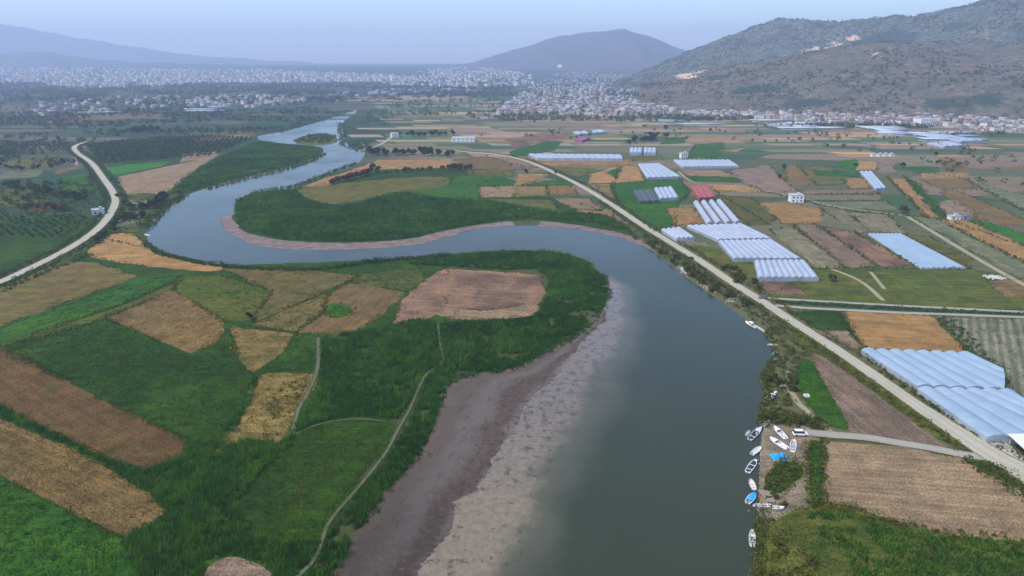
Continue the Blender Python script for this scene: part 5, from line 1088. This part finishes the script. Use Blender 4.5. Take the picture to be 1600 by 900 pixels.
boat((1189, 700), (1175, 711), 1.9, 'hull_white', 'plain white boat moored level with the blue tarpaulin', 'hull_grey', 'open'); boat((1181, 720), (1168, 739), 2.1, 'hull_white', 'white boat with black cockpit and curved bow', 'boat_dark', 'open')
boat((1172, 751), (1178, 766), 1.8, 'hull_pinkish', 'lilac white open boat above the blue covered boat', 'hull_pinkish', 'open', motor=False); boat((1179, 773), (1168, 787), 2.1, 'hull_white', 'white boat under a bright blue cover', cover='boat_blue')
boat((1176, 792), (1206, 792), 1.5, 'hull_white', 'long white boat with grey middle pulled against the bank', 'hull_grey', 'open', motor=False); boat((1225, 796), (1206, 795), 1.5, 'hull_white', 'white motorboat with teal cockpit on the lower landing', 'boat_teal', 'motor', z=.10)
boat((1175, 830), (1175, 855), 1.7, 'hull_cream', 'cream boat moored alone, lowest on the right bank', 'hull_grey', 'open'); boat((1165, 504), (1181, 513), 2.6, 'hull_white', 'white cabin boat farthest up the right bank', kind='cabin'); boat((1181, 511), (1194, 519), 1.4, 'hull_green', 'pale green rowing boat behind the upper cabin boat', motor=False)
boat((1199, 540), (1216, 540), 1.6, 'hull_pinkish', 'pinkish white boat lying straight against the upper bank', 'hull_grey'); boat((1206, 556), (1215, 551), 1.5, 'hull_grey', 'small grey boat below the pinkish one', 'boat_dark'); boat((1208, 565), (1216, 560), 1.3, 'hull_grey', 'smallest grey boat in the upper bank bay', 'boat_dark', motor=False)
boat((1213, 614), (1195, 629), 2.0, 'hull_white', 'white motorboat nosed into the grassy bank cove', 'boat_dark', 'motor'); boat((1210, 669), (1227, 687), 2.3, 'hull_white', 'white motorboat drawn up on land beside the van', 'hull_grey', 'motor', z=.14); boat((1203, 686), (1229, 703), 2.6, 'hull_white', 'largest white boat on land above the blue tarpaulin', 'hull_white', 'motor', z=.14)
boat((1240, 689), (1238, 707), 2.0, 'hull_white', 'white boat with grey inside standing on land below the van', 'boat_floor', 'open', z=.14, motor=False); boat((1137, 470), (1146, 466), 1.5, 'hull_cream', 'cream boat under the roadside bushes', motor=False); boat((1063, 420), (1071, 427), 1.5, 'hull_cream', 'pale boat lying on the bank near the small greenhouse', motor=False); boat((226, 367), (233, 369), 1.6, 'hull_white', 'small white boat at the left bank of the far bend', motor=False)
boat((1219, 605), (1235, 605), 1.0, 'hull_cream', 'narrow pale plank, drawn as a boat, lying in the bank grass', 'hull_cream', motor=False, z=.2)  # a pale plank, drawn here with the boat shape

# ------------------------------------------------------------------ landing place: tarpaulin, jetty, basin, stones
def tarp():
    x, y = G(1217, 715); V = []; n = 26
    for j in range(n):
        for i in range(n):
            u, v = i / (n - 1) * 2 - 1, j / (n - 1) * 2 - 1; r = max(abs(u), abs(v)); k = 1 + .18 * mnoise.noise((u * 1.7, v * 1.7, 4.))
            zz = 1.35 * max(0, 1 - r ** 2.2) * (.75 + .5 * mnoise.noise((u * 2.6, v * 2.6, 1.))) + .12 * mnoise.noise((u * 7, v * 7, 2.))
            V.append((u * 2.7 * k, v * 1.9 * k, max(.03, zz) + .1))
    F = [(j * n + i, j * n + i + 1, (j + 1) * n + i + 1, (j + 1) * n + i) for j in range(n - 1) for i in range(n - 1)]
    o = np_mesh('tarpaulin', V, F, M['tarp_blue']); o.location = (x, y, 0); tag(o, 'crumpled bright blue tarpaulin over a heap on the landing', 'tarpaulin')
tarp()
def jetty(px, w, l, rz, label):
    x, y = G(*px); root = tag(empty('jetty', (x, y, 0), rz), label, 'jetty'); m = MB()
    for i in range(int(l / .3)): m.box((0, -l / 2 + .15 + i * .3, .55), (w, .26, .06))
    m.build('deck', M['wood'], root)
    for sx in (-1, 1):
        for yy in (-.42, 0, .42): MB().tube((sx * w * .45, yy * l, -.3), (sx * w * .45, yy * l, .9), .08).build('post', M['wood'], root)
jetty((1196, 774), 3.0, 4.2, .2, 'grey plank jetty above the blue covered boat'); jetty((1203, 782), 2.2, 3.2, -.1, 'small pale plank jetty beside the long white boat')
x, y = G(1260, 620); rt = tag(empty('water_basin', (x, y, 0)), 'small square white concrete basin on the green bank', 'basin')
for dx, dy, sx, sy in ((0, .75, 1.8, .3), (0, -.75, 1.8, .3), (.75, 0, .3, 1.2), (-.75, 0, .3, 1.2)): MB().box((dx, dy, .4), (sx, sy, .9)).build('side', M['paint_white'], rt)
MB().box((0, 0, .3), (1.2, 1.2, .1)).build('water', M['dark'], rt)
def stones(px, n, spread, size, col, label):
    V, F, Cc = [], [], []
    base = Gs(px)
    for i in range(n):
        b = R.choice(base); x, y = b[0] + R.gauss(0, spread), b[1] + R.gauss(0, spread); r = R.uniform(.4, 1.2) * size; k = len(V)
        for z, q in ((-.1, 1), (r * .5, .95), (r * .9, .5)):
            for a in range(6): V.append((x + r * q * math.cos(a * 1.047) * R.uniform(.7, 1.1), y + r * q * math.sin(a * 1.047) * R.uniform(.7, 1.1), z + .1))
        F += [(k + l * 6 + a, k + l * 6 + (a + 1) % 6, k + l * 6 + 6 + (a + 1) % 6, k + l * 6 + 6 + a) for l in (0, 1) for a in range(6)]
        F += [(k + 12, k + 13, k + 14, k + 15), (k + 12, k + 15, k + 16, k + 17)]
    tag(np_mesh('rubble', V, F, plain('stone', col, .9, .3, 1.5)), label, 'rubble', kind='stuff')
stones([1098, 443, 1104, 447, 1110, 451, 1115, 454], 120, 1.6, .5, (.44, .33, .28), 'pinkish rubble tipped down the river bank'); stones([1066, 419, 1072, 426, 1080, 432, 1132, 464, 1142, 470], 90, 1.6, .42, (.46, .44, .36), 'pale stones on the bank below the road'); stones([1545, 433, 1553, 434, 1562, 435], 110, 1.8, .6, (.55, .53, .52), 'heap of pale rubble at the far end of the meadow')
stones([1196, 666, 1206, 672, 1196, 690, 1192, 720, 1200, 728, 1200, 775, 1190, 800], 130, 1.6, .22, (.42, .38, .32), 'litter of pale stones along the boat landing')

# ------------------------------------------------------------------ vehicles
paint('car_white', (.74, .75, .76), .25); paint('car_dark', (.03, .045, .04), .25); paint('car_grey', (.12, .125, .14), .25); M['tyre'] = plain('tyre_rubber', (.02, .02, .02), .9); M['lamp'] = plain('lamp_glass', (.8, .8, .78), .15)
def car(px, rz, mat, label, van=False, z=.31):
    x, y = G(*px); root = tag(empty('parked_car' if not van else 'parked_van', (x, y, z), rz), label, 'van' if van else 'car'); L, W, hb, ht = (4.9, 1.9, 1.05, 1.95) if van else (4.3, 1.75, .92, 1.45)
    sec = lambda yy, w, z0, z1: [(-w, yy, z0), (w, yy, z0), (w * 1.02, yy, (z0 + z1) / 2), (w * .93, yy, z1), (-w * .93, yy, z1), (-w * 1.02, yy, (z0 + z1) / 2)]
    MB().loft([sec(yy, W / 2 * k, .28, h) for yy, k, h in ((-L / 2, .9, hb * .8), (-L / 2 + .25, 1, hb), (.15 * L, 1, hb), (.36 * L, .98, hb * .92), (L / 2 - .1, .92, hb * .8), (L / 2, .82, hb * .62))]).build('body', M[mat], root, bevel=.03)
    y0, y1 = (-L / 2 + .15, .30 * L) if van else (-L / 2 + .5, .20 * L)
    MB().loft([sec(y0, W / 2 * .9, hb - .02, hb), sec(y0 + .22, W / 2 * .88, hb - .02, ht - .06), sec(y1 - .75, W / 2 * .86, hb - .02, ht - .06), sec(y1, W / 2 * .9, hb - .02, hb)]).build('window', M['pane'], root)
    MB().loft([[(-W * .40, a, b), (W * .40, a, b), (W * .38, a, b + .07), (-W * .38, a, b + .07)] for a, b in ((y0 + .2, ht - .07), (y1 - .75, ht - .06))]).build('roof', M[mat], root, bevel=.02)
    for sx in (-1, 1):
        for yy in (-L * .31, L * .31): MB().tube((sx * (W / 2 - .2), yy, .33), (sx * (W / 2 + .02), yy, .33), .33, n=16).build('wheel', M['tyre'], root)
        MB().box((sx * W * .32, L / 2 - .06, .62), (.34, .12, .16)).build('headlight', M['lamp'], root)
car((1250, 681), math.radians(-92), 'car_white', 'white van parked where the grey track meets the landing', True); car((1079, 405), math.radians(35), 'car_dark', 'dark green car on the gravel road beyond the greenhouse'); car((1159, 465), math.radians(38), 'car_grey', 'grey car at the river side of the gravel road', z=.12); car((1191, 467), math.radians(80), 'car_grey', 'dark grey car at the corner of the cross lane')

# ------------------------------------------------------------------ wind turbines on the ridge
M['turbine'] = plain('turbine_white', (.80, .81, .82), .5, .05)
def turbine(px, py, d, hub, lab):
    x, y, dz = dirpx(px, py); wx, wz = x / y * d, H + dz / y * d; root = tag(empty('wind_turbine', (wx, d, wz - 12)), lab, 'wind turbine', 'wind turbines on the ridge'); hub += 12
    MB().tube((0, 0, 0), (0, 0, hub), 1.6, 1.0, 10).build('tower', M['turbine'], root); MB().box((0, -1, hub + 1), (3, 8, 3)).build('nacelle', M['turbine'], root, bevel=.4); a0 = R.uniform(0, 2)
    for k in range(3):
        a = a0 + k * 2.094; MB().loft([[(math.cos(a) * r + w * math.sin(a), -5.5, hub + 1 + math.sin(a) * r - w * math.cos(a)), (math.cos(a) * r, -5.9, hub + 1 + math.sin(a) * r), (math.cos(a) * r - w * math.sin(a), -5.5, hub + 1 + math.sin(a) * r + w * math.cos(a)), (math.cos(a) * r, -5.1, hub + 1 + math.sin(a) * r)] for r, w in ((1, .7), (6, 1.1), (22, .3))]).build('blade', M['turbine'], root)
for px, py, lab in ((1183, 41, 'faint white wind turbine on the lower left ridge'), (1230, 34, 'faint white wind turbine at the top of the ridge bulge'), (1284, 37, 'faint white wind turbine in the dip of the ridge'), (1383, 28, 'faint white wind turbine at the start of the higher ridge'), (1441, 24, 'faint white wind turbine below the summit slope')): turbine(px, py, 3450, 30, lab)
for i in list(PROTO):
    if i not in _used: pass
